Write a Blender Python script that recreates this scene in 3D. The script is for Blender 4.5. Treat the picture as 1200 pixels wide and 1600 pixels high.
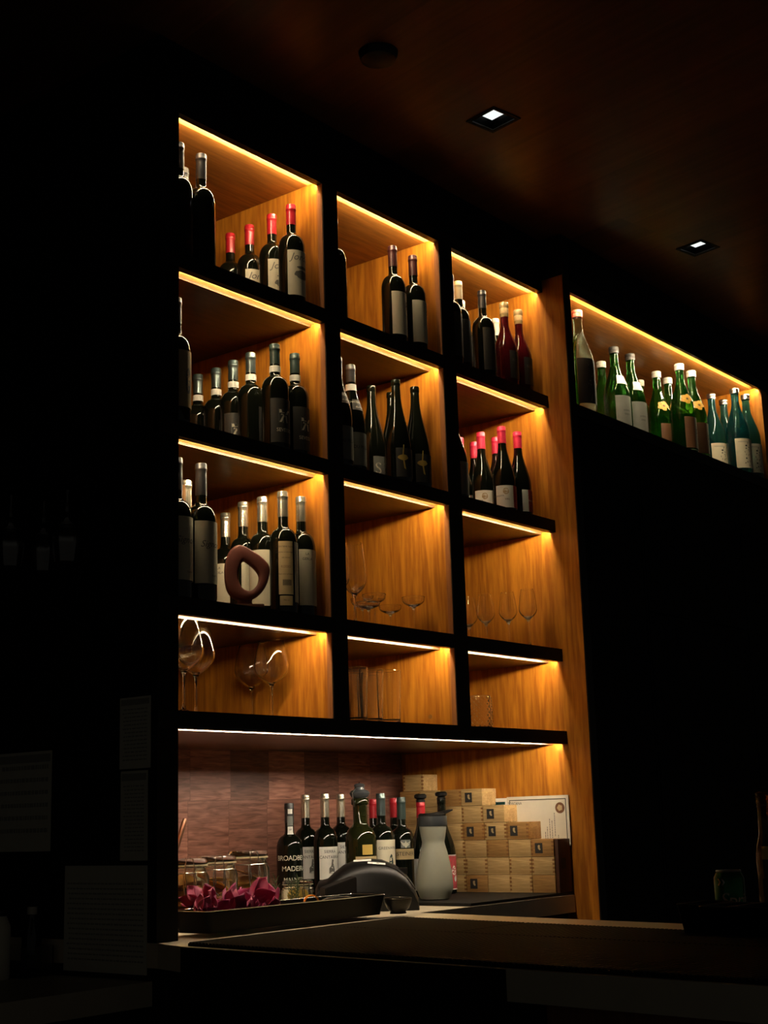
import bpy, bmesh, math, random
from mathutils import Vector, Matrix
random.seed(7)
PI = math.pi
scn = bpy.context.scene
COL = scn.collection
for o in list(bpy.data.objects):
    bpy.data.objects.remove(o)

# ---------------------------------------------------------------- camera
YAW, PITCH, ROLL = 0.66589, 0.21218, -0.03013
Fv = Vector((math.cos(PITCH) * math.cos(YAW), math.cos(PITCH) * math.sin(YAW), math.sin(PITCH)))
rv = Vector((math.sin(YAW), -math.cos(YAW), 0))
uv = rv.cross(Fv)
r2 = rv * math.cos(ROLL) + uv * math.sin(ROLL)
u2 = uv * math.cos(ROLL) - rv * math.sin(ROLL)
cd = bpy.data.cameras.new('camera')
cam = bpy.data.objects.new('camera', cd)
COL.objects.link(cam)
M = Matrix((r2, u2, -Fv)).transposed().to_4x4()
M.translation = Vector((-2.3742, -2.5093, 1.17697))
cam.matrix_world = M
cd.sensor_fit = 'HORIZONTAL'
cd.sensor_width = 36
cd.lens = 2215.94 * 36 / 1200
cd.clip_start = 0.02
scn.camera = cam

# ---------------------------------------------------------------- world, exposure, lamp levels
w = bpy.data.worlds.new('world')
scn.world = w
w.use_nodes = True
w.node_tree.nodes['Background'].inputs[0].default_value = (1.0, 0.95, 0.80, 1)
w.node_tree.nodes['Background'].inputs[1].default_value = 0.025
scn.view_settings.view_transform = 'Standard'
scn.view_settings.look = 'None'
scn.view_settings.gamma = 1
scn.view_settings.exposure = 0
LED_CORE = 360.0         # radiance of the LED lines
LED_COL = (1.0, 0.80, 0.50)

# ---------------------------------------------------------------- materials
MATS = {}
def nmat(name):
    m = bpy.data.materials.new(name)
    m.use_nodes = True
    MATS[name] = m
    nt = m.node_tree
    return m, nt, nt.nodes['Principled BSDF']

def mat(name, col, rough=0.5, metal=0.0, trans=0.0, ior=1.5, coat=0.0, spec=0.5, noise=0.0, nscale=40, bump=0.0, sheen=0.0):
    m, nt, b = nmat(name)
    b.inputs['Base Color'].default_value = (*col, 1)
    b.inputs['Roughness'].default_value = rough
    b.inputs['Metallic'].default_value = metal
    b.inputs['Transmission Weight'].default_value = trans
    b.inputs['IOR'].default_value = ior
    b.inputs['Coat Weight'].default_value = coat
    b.inputs['Specular IOR Level'].default_value = spec
    b.inputs['Sheen Weight'].default_value = sheen
    if noise or bump:
        tc = nt.nodes.new('ShaderNodeTexCoord')
        n = nt.nodes.new('ShaderNodeTexNoise')
        n.inputs['Scale'].default_value = nscale
        n.inputs['Detail'].default_value = 5
        nt.links.new(tc.outputs['Object'], n.inputs['Vector'])
        if noise:
            mx = nt.nodes.new('ShaderNodeMix'); mx.data_type = 'RGBA'
            mx.inputs['A'].default_value = (*[c * (1 - noise) for c in col], 1)
            mx.inputs['B'].default_value = (*[min(1, c * (1 + noise)) for c in col], 1)
            nt.links.new(n.outputs['Fac'], mx.inputs['Factor'])
            nt.links.new(mx.outputs['Result'], b.inputs['Base Color'])
        if bump:
            bp = nt.nodes.new('ShaderNodeBump')
            bp.inputs['Strength'].default_value = bump
            bp.inputs['Distance'].default_value = 0.002
            nt.links.new(n.outputs['Fac'], bp.inputs['Height'])
            nt.links.new(bp.outputs['Normal'], b.inputs['Normal'])
    return m

def emat(name, col, s):
    m = bpy.data.materials.new(name); m.use_nodes = True; MATS[name] = m
    nt = m.node_tree; nt.nodes.clear()
    e = nt.nodes.new('ShaderNodeEmission'); o = nt.nodes.new('ShaderNodeOutputMaterial')
    e.inputs[0].default_value = (*col, 1); e.inputs[1].default_value = s
    nt.links.new(e.outputs[0], o.inputs[0])
    return m

def wood(name, dark, light, grain='Z', rough=0.38, scale=1.0, gain=1.0):
    """long grain along one axis: stretched noise plus fine pores"""
    m, nt, b = nmat(name)
    tc = nt.nodes.new('ShaderNodeTexCoord')
    mp = nt.nodes.new('ShaderNodeMapping')
    s = {'Z': (9, 9, 0.8), 'X': (0.8, 9, 9), 'Y': (9, 0.8, 9)}[grain]
    mp.inputs['Scale'].default_value = tuple(v * scale for v in s)
    nt.links.new(tc.outputs['Object'], mp.inputs['Vector'])
    n1 = nt.nodes.new('ShaderNodeTexNoise'); n1.inputs['Scale'].default_value = 1.6; n1.inputs['Detail'].default_value = 6; n1.inputs['Distortion'].default_value = 1.3
    nt.links.new(mp.outputs[0], n1.inputs['Vector'])
    # rings of the grain
    mul = nt.nodes.new('ShaderNodeMath'); mul.operation = 'MULTIPLY'; mul.inputs[1].default_value = 22
    sn = nt.nodes.new('ShaderNodeMath'); sn.operation = 'SINE'
    nt.links.new(n1.outputs['Fac'], mul.inputs[0]); nt.links.new(mul.outputs[0], sn.inputs[0])
    n2 = nt.nodes.new('ShaderNodeTexNoise'); n2.inputs['Scale'].default_value = 14; n2.inputs['Detail'].default_value = 3
    nt.links.new(mp.outputs[0], n2.inputs['Vector'])
    a = nt.nodes.new('ShaderNodeMath'); a.operation = 'MULTIPLY_ADD'; a.inputs[1].default_value = 0.13
    nt.links.new(sn.outputs[0], a.inputs[0]); nt.links.new(n2.outputs['Fac'], a.inputs[2])
    rmp = nt.nodes.new('ShaderNodeValToRGB')
    rmp.color_ramp.elements[0].position = 0.28; rmp.color_ramp.elements[0].color = (*dark, 1)
    rmp.color_ramp.elements[1].position = 0.72; rmp.color_ramp.elements[1].color = (*light, 1)
    nt.links.new(a.outputs[0], rmp.inputs['Fac'])
    nt.links.new(rmp.outputs[0], b.inputs['Base Color'])
    b.inputs['Roughness'].default_value = rough
    b.inputs['Specular IOR Level'].default_value = 0.35
    return m, nt, b, rmp, mp, tc

wood('shelf wood', (0.27, 0.085, 0.008), (0.47, 0.175, 0.016), 'Z', scale=0.75)
wood('edging wood', (0.22, 0.075, 0.02), (0.30, 0.11, 0.03), 'Z', rough=0.6)
wood('soffit wood', (0.060, 0.020, 0.007), (0.105, 0.037, 0.012), 'X', rough=0.30)  # darker copy: the shade under the lower shelves is put into its colour
wood('top soffit wood', (0.26, 0.09, 0.016), (0.42, 0.16, 0.026), 'X', rough=0.36)  # lighter copy, for soffits that the strips light directly
wood('pale box wood', (0.40, 0.25, 0.095), (0.60, 0.40, 0.17), 'Y', rough=0.55, scale=1.6)
wood('tan box wood', (0.27, 0.135, 0.04), (0.45, 0.24, 0.075), 'Y', rough=0.55, scale=1.8)
wood('dark box wood', (0.05, 0.018, 0.010), (0.09, 0.03, 0.014), 'Z', rough=0.5)
wood('panel wood', (0.16, 0.06, 0.03), (0.25, 0.10, 0.045), 'Z', rough=0.5)

def block_wood(name, dark, light, bw, bh, offs=0.37, var=0.55, grain=(1.2, 9, 30), rough=0.35, axes='XZ', mortar=0.0012):
    """wall or ceiling laid in blocks/boards, each with its own tone and grain offset"""
    m, nt, b = nmat(name)
    tc = nt.nodes.new('ShaderNodeTexCoord')
    sp = nt.nodes.new('ShaderNodeSeparateXYZ'); cb = nt.nodes.new('ShaderNodeCombineXYZ')
    nt.links.new(tc.outputs['Object'], sp.inputs[0])
    nt.links.new(sp.outputs[axes[0]], cb.inputs['X']); nt.links.new(sp.outputs[axes[1]], cb.inputs['Y'])
    br = nt.nodes.new('ShaderNodeTexBrick')
    br.inputs['Scale'].default_value = 1; br.inputs['Brick Width'].default_value = bw; br.inputs['Row Height'].default_value = bh
    br.inputs['Mortar Size'].default_value = mortar; br.inputs['Bias'].default_value = 0.0
    br.inputs['Color1'].default_value = (0, 0, 0, 1); br.inputs['Color2'].default_value = (1, 1, 1, 1); br.inputs['Mortar'].default_value = (0, 0, 0, 1)
    br.offset = offs
    nt.links.new(cb.outputs[0], br.inputs['Vector'])
    # grain, shifted per block
    off = nt.nodes.new('ShaderNodeVectorMath'); off.operation = 'MULTIPLY_ADD'
    off.inputs[1].default_value = (3.1, 7.7, 5.3)
    nt.links.new(br.outputs['Color'], off.inputs[0]); nt.links.new(cb.outputs[0], off.inputs[2])
    mp = nt.nodes.new('ShaderNodeMapping'); mp.inputs['Scale'].default_value = grain
    nt.links.new(off.outputs[0], mp.inputs['Vector'])
    n = nt.nodes.new('ShaderNodeTexNoise'); n.inputs['Scale'].default_value = 2.4; n.inputs['Detail'].default_value = 8; n.inputs['Distortion'].default_value = 0.8
    nt.links.new(mp.outputs[0], n.inputs['Vector'])
    rmp = nt.nodes.new('ShaderNodeValToRGB')
    rmp.color_ramp.elements[0].position = 0.25; rmp.color_ramp.elements[0].color = (*dark, 1)
    rmp.color_ramp.elements[1].position = 0.75; rmp.color_ramp.elements[1].color = (*light, 1)
    nt.links.new(n.outputs['Fac'], rmp.inputs['Fac'])
    tone = nt.nodes.new('ShaderNodeMapRange'); tone.inputs['To Min'].default_value = 1 - var; tone.inputs['To Max'].default_value = 1.15
    nt.links.new(br.outputs['Color'], tone.inputs['Value'])
    mx = nt.nodes.new('ShaderNodeVectorMath'); mx.operation = 'SCALE'
    nt.links.new(rmp.outputs[0], mx.inputs[0]); nt.links.new(tone.outputs[0], mx.inputs['Scale'])
    nt.links.new(mx.outputs[0], b.inputs['Base Color'])
    b.inputs['Roughness'].default_value = rough; b.inputs['Specular IOR Level'].default_value = 0.3
    return m
block_wood('walnut blocks', (0.12, 0.040, 0.025), (0.46, 0.205, 0.145), 0.1755, 0.622, offs=0.946, var=0.55, grain=(5, 45, 1))
block_wood('ceiling boards', (0.14, 0.052, 0.022), (0.22, 0.085, 0.036), 0.19, 3.0, var=0.30, grain=(14, 0.7, 1), axes='XY', mortar=0.0008)

mat('black lacquer', (0.010, 0.008, 0.007), 0.55, spec=0.18, noise=0.3)
mat('black wall paint', (0.010, 0.009, 0.008), 0.85, spec=0.15, noise=0.3)
mat('bulkhead black', (0.008, 0.007, 0.006), 0.85, spec=0.1, noise=0.3)
mat('floor tile', (0.03, 0.028, 0.025), 0.5, noise=0.3, nscale=4)
mat('stone', (0.74, 0.62, 0.44), 0.38, noise=0.12, nscale=18)
mat('grey stone', (0.58, 0.53, 0.40), 0.45, noise=0.15, nscale=12)
mat('rubber', (0.009, 0.0078, 0.0065), 0.62, spec=0.16, noise=0.2)
mat('bottle glass', (0.004, 0.005, 0.003), 0.06, spec=0.38, ior=1.5)
mat('olive bottle glass', (0.016, 0.018, 0.005), 0.05, trans=0.35, ior=1.45)
mat('rose wine glass', (0.075, 0.005, 0.008), 0.05, trans=0.35, ior=1.45)
mat('green glass', (0.045, 0.30, 0.035), 0.04, trans=0.97, ior=1.34)
mat('dark green glass', (0.035, 0.19, 0.025), 0.04, trans=0.97, ior=1.34)
mat('teal glass', (0.035, 0.25, 0.29), 0.05, trans=0.93, ior=1.34)
mat('pale glass', (0.62, 0.82, 0.58), 0.03, trans=1.0, ior=1.33)
mat('clear glass', (1, 1, 1), 0.015, trans=1.0, ior=1.5)
mat('glass glint zone', (1, 1, 1), 0.16, trans=0.8, ior=1.6)  # rougher, partly white glass standing in for glints at the bowl bottom
mat('jar glass', (0.95, 0.96, 0.90), 0.035, trans=1.0, ior=1.5)
mat('frosted glass', (0.60, 0.60, 0.48), 0.36, trans=0.62, ior=1.3)
mat('red foil', (0.42, 0.012, 0.022), 0.32, metal=0.15, coat=0.3)
mat('pink foil', (0.72, 0.03, 0.085), 0.35, metal=0.1, coat=0.2)
mat('black foil', (0.018, 0.017, 0.018), 0.38, spec=0.6)
mat('wine foil', (0.05, 0.012, 0.012), 0.36, metal=0.2)
mat('grey green foil', (0.10, 0.13, 0.13), 0.28, metal=0.75)
mat('dark green foil', (0.022, 0.04, 0.035), 0.36, metal=0.2)
mat('silver foil', (0.55, 0.50, 0.38), 0.26, metal=0.85)
mat('cream foil', (0.60, 0.50, 0.30), 0.4, metal=0.2)
mat('white cap', (0.58, 0.54, 0.46), 0.4)
mat('brown cap', (0.03, 0.028, 0.026), 0.4)
mat('rust cap', (0.45, 0.10, 0.06), 0.45)
mat('corked neck', (0.36, 0.25, 0.11), 0.12, noise=0.25, nscale=60)
mat('cork', (0.52, 0.34, 0.15), 0.8, noise=0.4, nscale=300)
mat('cream label', (0.68, 0.62, 0.46), 0.65, noise=0.06, nscale=60)
mat('white label', (0.78, 0.76, 0.68), 0.6, noise=0.05, nscale=60)
mat('grey label', (0.17, 0.18, 0.16), 0.6, noise=0.12)
mat('charcoal label', (0.035, 0.033, 0.03), 0.5, noise=0.2)
mat('brown label', (0.16, 0.07, 0.03), 0.6, noise=0.2)
mat('red label', (0.42, 0.05, 0.06), 0.6, noise=0.5, nscale=90)
mat('tan label', (0.46, 0.34, 0.17), 0.6, noise=0.15)
mat('gold print', (0.62, 0.42, 0.10), 0.45, metal=0.3)
mat('orange flower print', (0.85, 0.38, 0.05), 0.5, noise=0.5, nscale=120)
mat('ink', (0.02, 0.018, 0.016), 0.6)
mat('grey ink', (0.15, 0.14, 0.12), 0.6)
mat('faded ink', (0.40, 0.39, 0.33), 0.8)
mat('cream ink', (0.62, 0.58, 0.46), 0.6)
mat('dark teal ink', (0.012, 0.03, 0.028), 0.5)
mat('steel', (0.55, 0.53, 0.48), 0.22, metal=1.0)
mat('dark steel', (0.003, 0.003, 0.0027), 0.4, metal=0.0, spec=0.08)
mat('black plastic', (0.006, 0.0055, 0.005), 0.38, spec=0.35, bump=0.1, nscale=900)
mat('grey lid plastic', (0.05, 0.055, 0.06), 0.3, trans=0.2)
mat('carved red wood', (0.20, 0.055, 0.038), 0.5, noise=0.3, nscale=14)
mat('copper', (0.28, 0.13, 0.075), 0.35, metal=0.8)
mat('orchid', (0.40, 0.02, 0.11), 0.6, noise=0.55, nscale=60, sheen=0.2)
mat('orchid pale', (0.55, 0.11, 0.20), 0.6, noise=0.3, nscale=60)
mat('rosemary', (0.045, 0.075, 0.022), 0.6, noise=0.4)
mat('lime', (0.06, 0.16, 0.02), 0.4, noise=0.3)
mat('orange peel', (0.85, 0.26, 0.02), 0.5, noise=0.2, nscale=200, bump=0.3)
mat('lemon', (0.70, 0.46, 0.08), 0.45, noise=0.3, nscale=120)
mat('dried orange', (0.58, 0.27, 0.055), 0.5, noise=0.5, nscale=90)
mat('dried peel', (0.30, 0.12, 0.04), 0.6, noise=0.4, nscale=90)
mat('paper', (0.66, 0.60, 0.46), 0.8, noise=0.08, nscale=30)
mat('dim paper', (0.72, 0.70, 0.58), 0.8, noise=0.1, nscale=30)
mat('can green', (0.01, 0.13, 0.03), 0.3, metal=0.6)
mat('can silver', (0.5, 0.5, 0.48), 0.3, metal=1.0)
mat('amber glass', (0.30, 0.13, 0.03), 0.08, trans=0.7, ior=1.4)
mat('screw', (0.22, 0.09, 0.02), 0.5)
mat('led channel', (0.66, 0.40, 0.10), 0.6)
emat('led core', LED_COL, LED_CORE)
emat('led core pale', (1.0, 0.86, 0.66), LED_CORE * 0.85)
emat('downlight', (0.86, 0.93, 0.90), 1.1)

# ---------------------------------------------------------------- helpers
def link_mesh(name, me, parent=None, m=None):
    o = bpy.data.objects.new(name, me)
    COL.objects.link(o)
    if m is not None and len(me.materials) == 0:
        me.materials.append(MATS[m])
    if parent is not None:
        o.parent = parent
    return o

def finish(bm, smooth=True, ang=35):
    me = bpy.data.meshes.new('m')
    bmesh.ops.recalc_face_normals(bm, faces=bm.faces)
    bm.to_mesh(me); bm.free()
    if smooth:
        for p in me.polygons: p.use_smooth = True
        me.set_sharp_from_angle(angle=math.radians(ang))
    return me

def box(bm, x0, x1, y0, y1, z0, z1, bev=0.0, rot=0.0, c=None):
    r = bmesh.ops.create_cube(bm, size=1)
    vs = r['verts']
    for v in vs:
        v.co = Vector(((x0 + x1) / 2 + v.co.x * (x1 - x0), (y0 + y1) / 2 + v.co.y * (y1 - y0), (z0 + z1) / 2 + v.co.z * (z1 - z0)))
    if bev:
        es = list({e for v in vs for e in v.link_edges})
        bmesh.ops.bevel(bm, geom=es, offset=bev, segments=2, affect='EDGES', profile=0.6)
    return vs

def boxmesh(*a, bev=0.0):
    bm = bmesh.new(); box(bm, *a, bev=bev)
    return finish(bm, smooth=bev > 0)

def prism(pts, z0, z1):
    bm = bmesh.new()
    lo = [bm.verts.new((x, y, z0)) for x, y in pts]; hi = [bm.verts.new((x, y, z1)) for x, y in pts]
    n = len(pts)
    bm.faces.new(hi); bm.faces.new(lo[::-1])
    for i in range(n): bm.faces.new((lo[i], lo[(i + 1) % n], hi[(i + 1) % n], hi[i]))
    return finish(bm, smooth=False)

def lathe(prof, seg=40, closed=False, cx=0, cy=0, cz=0, bm=None, rmod=None):
    own = bm is None
    if own: bm = bmesh.new()
    rings = []
    for r, z in prof:
        if r < 1e-6:
            rings.append([bm.verts.new((cx, cy, cz + z))])
        else:
            rings.append([bm.verts.new((cx + (r + (rmod(r, z, 2 * PI * i / seg) if rmod else 0)) * math.cos(2 * PI * i / seg),
                                        cy + (r + (rmod(r, z, 2 * PI * i / seg) if rmod else 0)) * math.sin(2 * PI * i / seg), cz + z)) for i in range(seg)])
    n = len(rings)
    for k in range(n if closed else n - 1):
        a, b = rings[k], rings[(k + 1) % n]
        for i in range(seg):
            j = (i + 1) % seg
            if len(a) == 1 and len(b) == 1: continue
            if len(a) == 1: bm.faces.new((a[0], b[j], b[i]))
            elif len(b) == 1: bm.faces.new((a[i], a[j], b[0]))
            else: bm.faces.new((a[i], a[j], b[j], b[i]))
    if own: return finish(bm, ang=40)

def tube(bm, pts, r, seg=8, caps=True):
    pts = [Vector(p) for p in pts]
    rr = r if isinstance(r, (list, tuple)) else [r] * len(pts)
    rings = []
    for i, p in enumerate(pts):
        d = (pts[min(i + 1, len(pts) - 1)] - pts[max(i - 1, 0)]).normalized()
        a = d.orthogonal().normalized() if i == 0 else (prev - d * prev.dot(d)).normalized()
        prev = a
        b = d.cross(a)
        rings.append([bm.verts.new(p + (a * math.cos(2 * PI * k / seg) + b * math.sin(2 * PI * k / seg)) * rr[i]) for k in range(seg)])
    for A, B in zip(rings, rings[1:]):
        for k in range(seg): bm.faces.new((A[k], A[(k + 1) % seg], B[(k + 1) % seg], B[k]))
    if caps:
        bm.faces.new(rings[0][::-1]); bm.faces.new(rings[-1])

def empty(name, loc, rz=0.0, label=None, cat=None, group=None):
    o = bpy.data.objects.new(name, None)
    COL.objects.link(o)
    o.location = loc; o.rotation_euler = (0, 0, rz)
    o.empty_display_size = 0.05
    if label: o['label'] = label
    if cat: o['category'] = cat
    if group: o['group'] = group
    return o

def tag(o, label, cat, group=None):
    o['label'] = label; o['category'] = cat
    if group: o['group'] = group
    return o

def struct(name, me, m):
    o = link_mesh(name, me, None, m); o['kind'] = 'structure'
    return o

def text_mesh(s, size, shear=0.0, spacing=1.0, bold=0.0):
    """flat lettering mesh in XY, centred"""
    cu = bpy.data.curves.new('t', 'FONT')
    cu.body = s; cu.size = size; cu.align_x = 'CENTER'; cu.align_y = 'CENTER'; cu.shear = shear
    cu.space_character = spacing; cu.offset = bold; cu.resolution_u = 3
    o = bpy.data.objects.new('t', cu); COL.objects.link(o)
    dg = bpy.context.evaluated_depsgraph_get()
    me = bpy.data.meshes.new_from_object(o.evaluated_get(dg))
    bpy.data.objects.remove(o); bpy.data.curves.remove(cu)
    me.materials.clear()
    return me

def wrap(me, r, z, ang, sx=1.0):
    """bend a flat XY mesh round the bottle axis, centred on angle ang at height z"""
    bm = bmesh.new(); bm.from_mesh(me)
    for v in bm.verts:
        rr = r(z + v.co.y) if callable(r) else r
        a = ang + v.co.x * sx / rr
        v.co = Vector((rr * math.cos(a), rr * math.sin(a), z + v.co.y))
    bm.to_mesh(me); bm.free()
    return me

def patch(r, z0, z1, a0, a1, r_top=None, n=24, nz=1, th=0.0004):
    """curved paper label"""
    bm = bmesh.new()
    g = []
    for k in range(nz + 1):
        z = z0 + (z1 - z0) * k / nz
        rr = (r(z) if callable(r) else r)
        g.append([[bm.verts.new(((rr + t) * math.cos(a0 + (a1 - a0) * i / n), (rr + t) * math.sin(a0 + (a1 - a0) * i / n), z)) for t in (0.0002, 0.0002 + th)] for i in range(n + 1)])
    for k in range(nz):
        for i in range(n):
            A, B, C, D = g[k][i], g[k][i + 1], g[k + 1][i + 1], g[k + 1][i]
            bm.faces.new((A[1], B[1], C[1], D[1])); bm.faces.new((A[0], D[0], C[0], B[0]))
    for i in range(n):
        A, B = g[0][i], g[0][i + 1]; bm.faces.new((A[0], B[0], B[1], A[1]))
        A, B = g[nz][i], g[nz][i + 1]; bm.faces.new((A[0], A[1], B[1], B[0]))
    for k in range(nz):
        for i in (0, n):
            A, B = g[k][i], g[k + 1][i]; bm.faces.new((A[0], A[1], B[1], B[0]))
    return finish(bm)

# ---------------------------------------------------------------- dimensions of the back bar
X0, D1L, D1R, D2L, D2R, XR = 0.0, 0.5716, 0.638, 1.1469, 1.2173, 1.7724
L = [3.0002, 2.5703, 2.1228, 1.676, 1.4]
TH, YA, YB, DEP = 0.0425, 0.019, 0.055, 0.70
ZC = 0.912
CEIL = 3.2
YF = -0.091
SKX0, SKX1, SKZ0, SKZ1 = 1.813, 3.445, 2.575, 2.99
FL = [L[1] + TH, L[2] + TH, L[3] + TH, L[4] + TH]

# ================================================================= structure
# ceiling: wooden boards running a little off the shelf's depth axis, with two square holes for the downlights
CR = math.radians(-10)
def cworld(x, y):
    return (x * math.cos(CR) - y * math.sin(CR), x * math.sin(CR) + y * math.cos(CR))
def clocal(x, y):
    return (x * math.cos(-CR) - y * math.sin(-CR), x * math.sin(-CR) + y * math.cos(-CR))
DL = [(0.905, -0.392), (2.232, -0.402)]
hs = 0.046
holes = [clocal(*p) for p in DL]
xs = sorted([-6, 8] + [h[0] + s for h in holes for s in (-hs, hs)])
ys = sorted([-7, 3] + [h[1] + s for h in holes for s in (-hs, hs)])
bm = bmesh.new()
grid = {}
def gv(x, y):
    if (x, y) not in grid: grid[(x, y)] = bm.verts.new((x, y, 0))
    return grid[(x, y)]
for i in range(len(xs) - 1):
    for j in range(len(ys) - 1):
        mx, my = (xs[i] + xs[i + 1]) / 2, (ys[j] + ys[j + 1]) / 2
        if any(abs(mx - h[0]) < hs and abs(my - h[1]) < hs for h in holes): continue
        bm.faces.new((gv(xs[i], ys[j]), gv(xs[i], ys[j + 1]), gv(xs[i + 1], ys[j + 1]), gv(xs[i + 1], ys[j])))
me = finish(bm, smooth=False)
ceiling = struct('ceiling', me, 'ceiling boards')
ceiling.location = (0, 0, CEIL); ceiling.rotation_euler = (0, 0, CR)
struct('floor', boxmesh(-5, 7, -5, 2, -0.1, 0), 'floor tile')
struct('wall_back', boxmesh(-5, 7, 0.78, 0.9, 0, CEIL), 'black wall paint')
struct('trim_1', boxmesh(-0.067, XR, 0.0, 0.72, L[0] + 0.045, CEIL - 0.001), 'bulkhead black')           # bulkhead over the shelves
struct('trim_2', boxmesh(XR + 0.001, 7, YF, 0.72, SKZ1 + 0.045, CEIL - 0.001), 'bulkhead black')   # bulkhead over the long upper shelf
# black panelled wall under the long upper shelf
bm = bmesh.new()
box(bm, XR + 0.042, 2.23, YF + 0.004, 0.72, 0, SKZ0 - 0.045)
box(bm, 2.236, 2.25, YF + 0.004, 0.72, 0, SKZ0 - 0.045)
box(bm, 2.256, 3.1, YF + 0.004, 0.72, 0, 1.88)
box(bm, 2.256, 3.1, YF + 0.004, 0.72, 1.886, SKZ0 - 0.045)
box(bm, 3.106, 7.0, YF + 0.004, 0.72, 0, SKZ0 - 0.045)
box(bm, 2.2, 3.2, YF + 0.02, 0.72, 0, SKZ0 - 0.046)
struct('wall_right', finish(bm, smooth=False), 'black wall paint')

# ================================================================= the shelving
def wedge(xa, xb, y, zl, w_, h):
    """light lens: a thin bar whose face slants from its lower front edge up to its back edge"""
    bm = bmesh.new()
    P_ = [(y, zl), (y + w_, zl + h), (y + w_, zl + h + 0.0003), (y, zl + h + 0.0003)]
    A = [bm.verts.new((xa, p[0], p[1])) for p in P_]; B = [bm.verts.new((xb, p[0], p[1])) for p in P_]
    for k in range(4): bm.faces.new((A[k], A[(k + 1) % 4], B[(k + 1) % 4], B[k]))
    bm.faces.new(A[::-1]); bm.faces.new(B)
    return finish(bm, smooth=False)
unit = empty('shelving_unit', (0, 0, ZC), 0, 'tall built-in wooden bottle shelving with black fronts and lit compartments in three columns', 'shelving')
def upart(name, me, m, parent=None):
    p = parent or unit
    o = link_mesh(name, me, p, m)
    # geometry is in world coordinates
    if p is unit: o.location = (0, 0, -ZC)
    return o
o = upart('side_panel', boxmesh(XR, XR + 0.041, YF + 0.002, 0.72, 0.0, L[0] + 0.045), 'shelf wood')
o['label'] = 'right wooden side panel, standing proud of the shelves'
upart('edging', boxmesh(XR - 0.0025, XR + 0.001, YF + 0.002, -0.067, 0.0, L[0] + 0.044), 'shelf wood', o)
upart('front_edge', boxmesh(XR - 0.001, XR + 0.0405, YF - 0.002, YF + 0.002, 0.0, CEIL - 0.02), 'black lacquer', o)
o = upart('side_panel', boxmesh(-0.067, X0, 0.0, 0.72, ZC + 0.0005, L[0] + 0.045), 'black wall paint')
o['label'] = 'left black side panel'
upart('inner_facing', boxmesh(X0, X0 + 0.002, YA, DEP, ZC, L[0]), 'shelf wood', o)
upart('back_panel', boxmesh(-0.067, XR, DEP, 0.72, ZC + 0.0005, L[0] + 0.045), 'walnut blocks')
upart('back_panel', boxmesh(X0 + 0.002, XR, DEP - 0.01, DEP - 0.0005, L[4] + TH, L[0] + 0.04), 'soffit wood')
for a, b in ((D1L, D1R), (D2L, D2R)):
    o = upart('divider', boxmesh(a, b, YA, DEP - 0.01, L[4] + 0.01, L[0] + 0.04), 'shelf wood')
    upart('edging', boxmesh(a - 0.0004, b + 0.0004, 0.001, YA, L[4] + 0.01, L[0] + 0.04), 'edging wood', o)
    upart('front_edge', boxmesh(a + 0.001, b - 0.0005, -0.002, 0.001, L[4] + 0.01, L[0] + 0.04), 'black lacquer', o)
cols = ((X0 + 0.002, D1L), (D1R, D2L), (D2R, XR))
for i, z in enumerate(L):
    top = i == 0
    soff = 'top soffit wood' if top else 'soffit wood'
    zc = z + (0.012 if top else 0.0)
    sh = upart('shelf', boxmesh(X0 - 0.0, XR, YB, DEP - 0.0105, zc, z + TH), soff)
    upart('channel', boxmesh(X0, XR, YA, YB, z + (0.012 if top else 0.0072), z + TH), 'led channel', sh)
    upart('fascia', boxmesh(-0.067, XR, -0.003, YA, z, z + TH), 'black lacquer', sh)
    if i: upart('bounce_sheet', boxmesh(X0 + 0.0025, XR - 0.003, YA + 0.0005, DEP - 0.011, z + TH - 0.001, z + TH + 0.0001), 'soffit wood', sh)  # unseen dark sheet added over the board to limit bounced light
    # light strip: a slim profile on the back of the fascia, shining inwards
    spans = cols if i < 4 else ((X0 + 0.002, XR),)
    for a, b in spans:
        zl = z + (0.0018 if top else 0.0036)
        # wedge-shaped lens, its slanted face looking back and down into the compartment
        upart('light_strip', wedge(a, b, YA, zl, 0.0026, 0.0034), 'led core' if i < 4 else 'led core pale', sh)
# screw plugs on the dividers
for x, y, z in ((D2L, 0.12, 2.86), (D2L, 0.42, 2.80), (D2L, 0.10, 1.475), (D1L, 0.4, 2.62)):
    bm = bmesh.new()
    bmesh.ops.create_cone(bm, cap_ends=True, segments=20, radius1=0.007, radius2=0.007, depth=0.001, matrix=Matrix.Translation((x - 0.0004, y, z)) @ Matrix.Rotation(PI / 2, 4, 'Y'))
    upart('screw_plug', finish(bm), 'screw')

# long upper shelf on the right
sk = empty('upper_shelf', (SKX0, YF, SKZ0), 0, 'long lit upper wall shelf right of the shelving, holding tall sake bottles', 'shelf')
def spart(name, me, m, parent=None):
    o = link_mesh(name, me, parent or sk, m)
    if parent is None: o.location = (-SKX0, -YF, -SKZ0)
    return o
SB = 0.42
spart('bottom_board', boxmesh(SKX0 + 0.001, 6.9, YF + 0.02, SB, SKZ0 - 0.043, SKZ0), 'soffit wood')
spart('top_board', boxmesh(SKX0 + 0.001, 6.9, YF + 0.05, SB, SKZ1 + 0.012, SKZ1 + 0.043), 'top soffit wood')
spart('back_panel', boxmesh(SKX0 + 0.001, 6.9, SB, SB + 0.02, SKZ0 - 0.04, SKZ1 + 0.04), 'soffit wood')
spart('left_panel', boxmesh(SKX0 + 0.0005, SKX0 + 0.004, YF + 0.02, SB, SKZ0, SKZ1 + 0.012), 'shelf wood')
spart('right_panel', boxmesh(SKX1, SKX1 + 0.06, YF + 0.0, SB, SKZ0, SKZ1 + 0.012), 'shelf wood')
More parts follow.
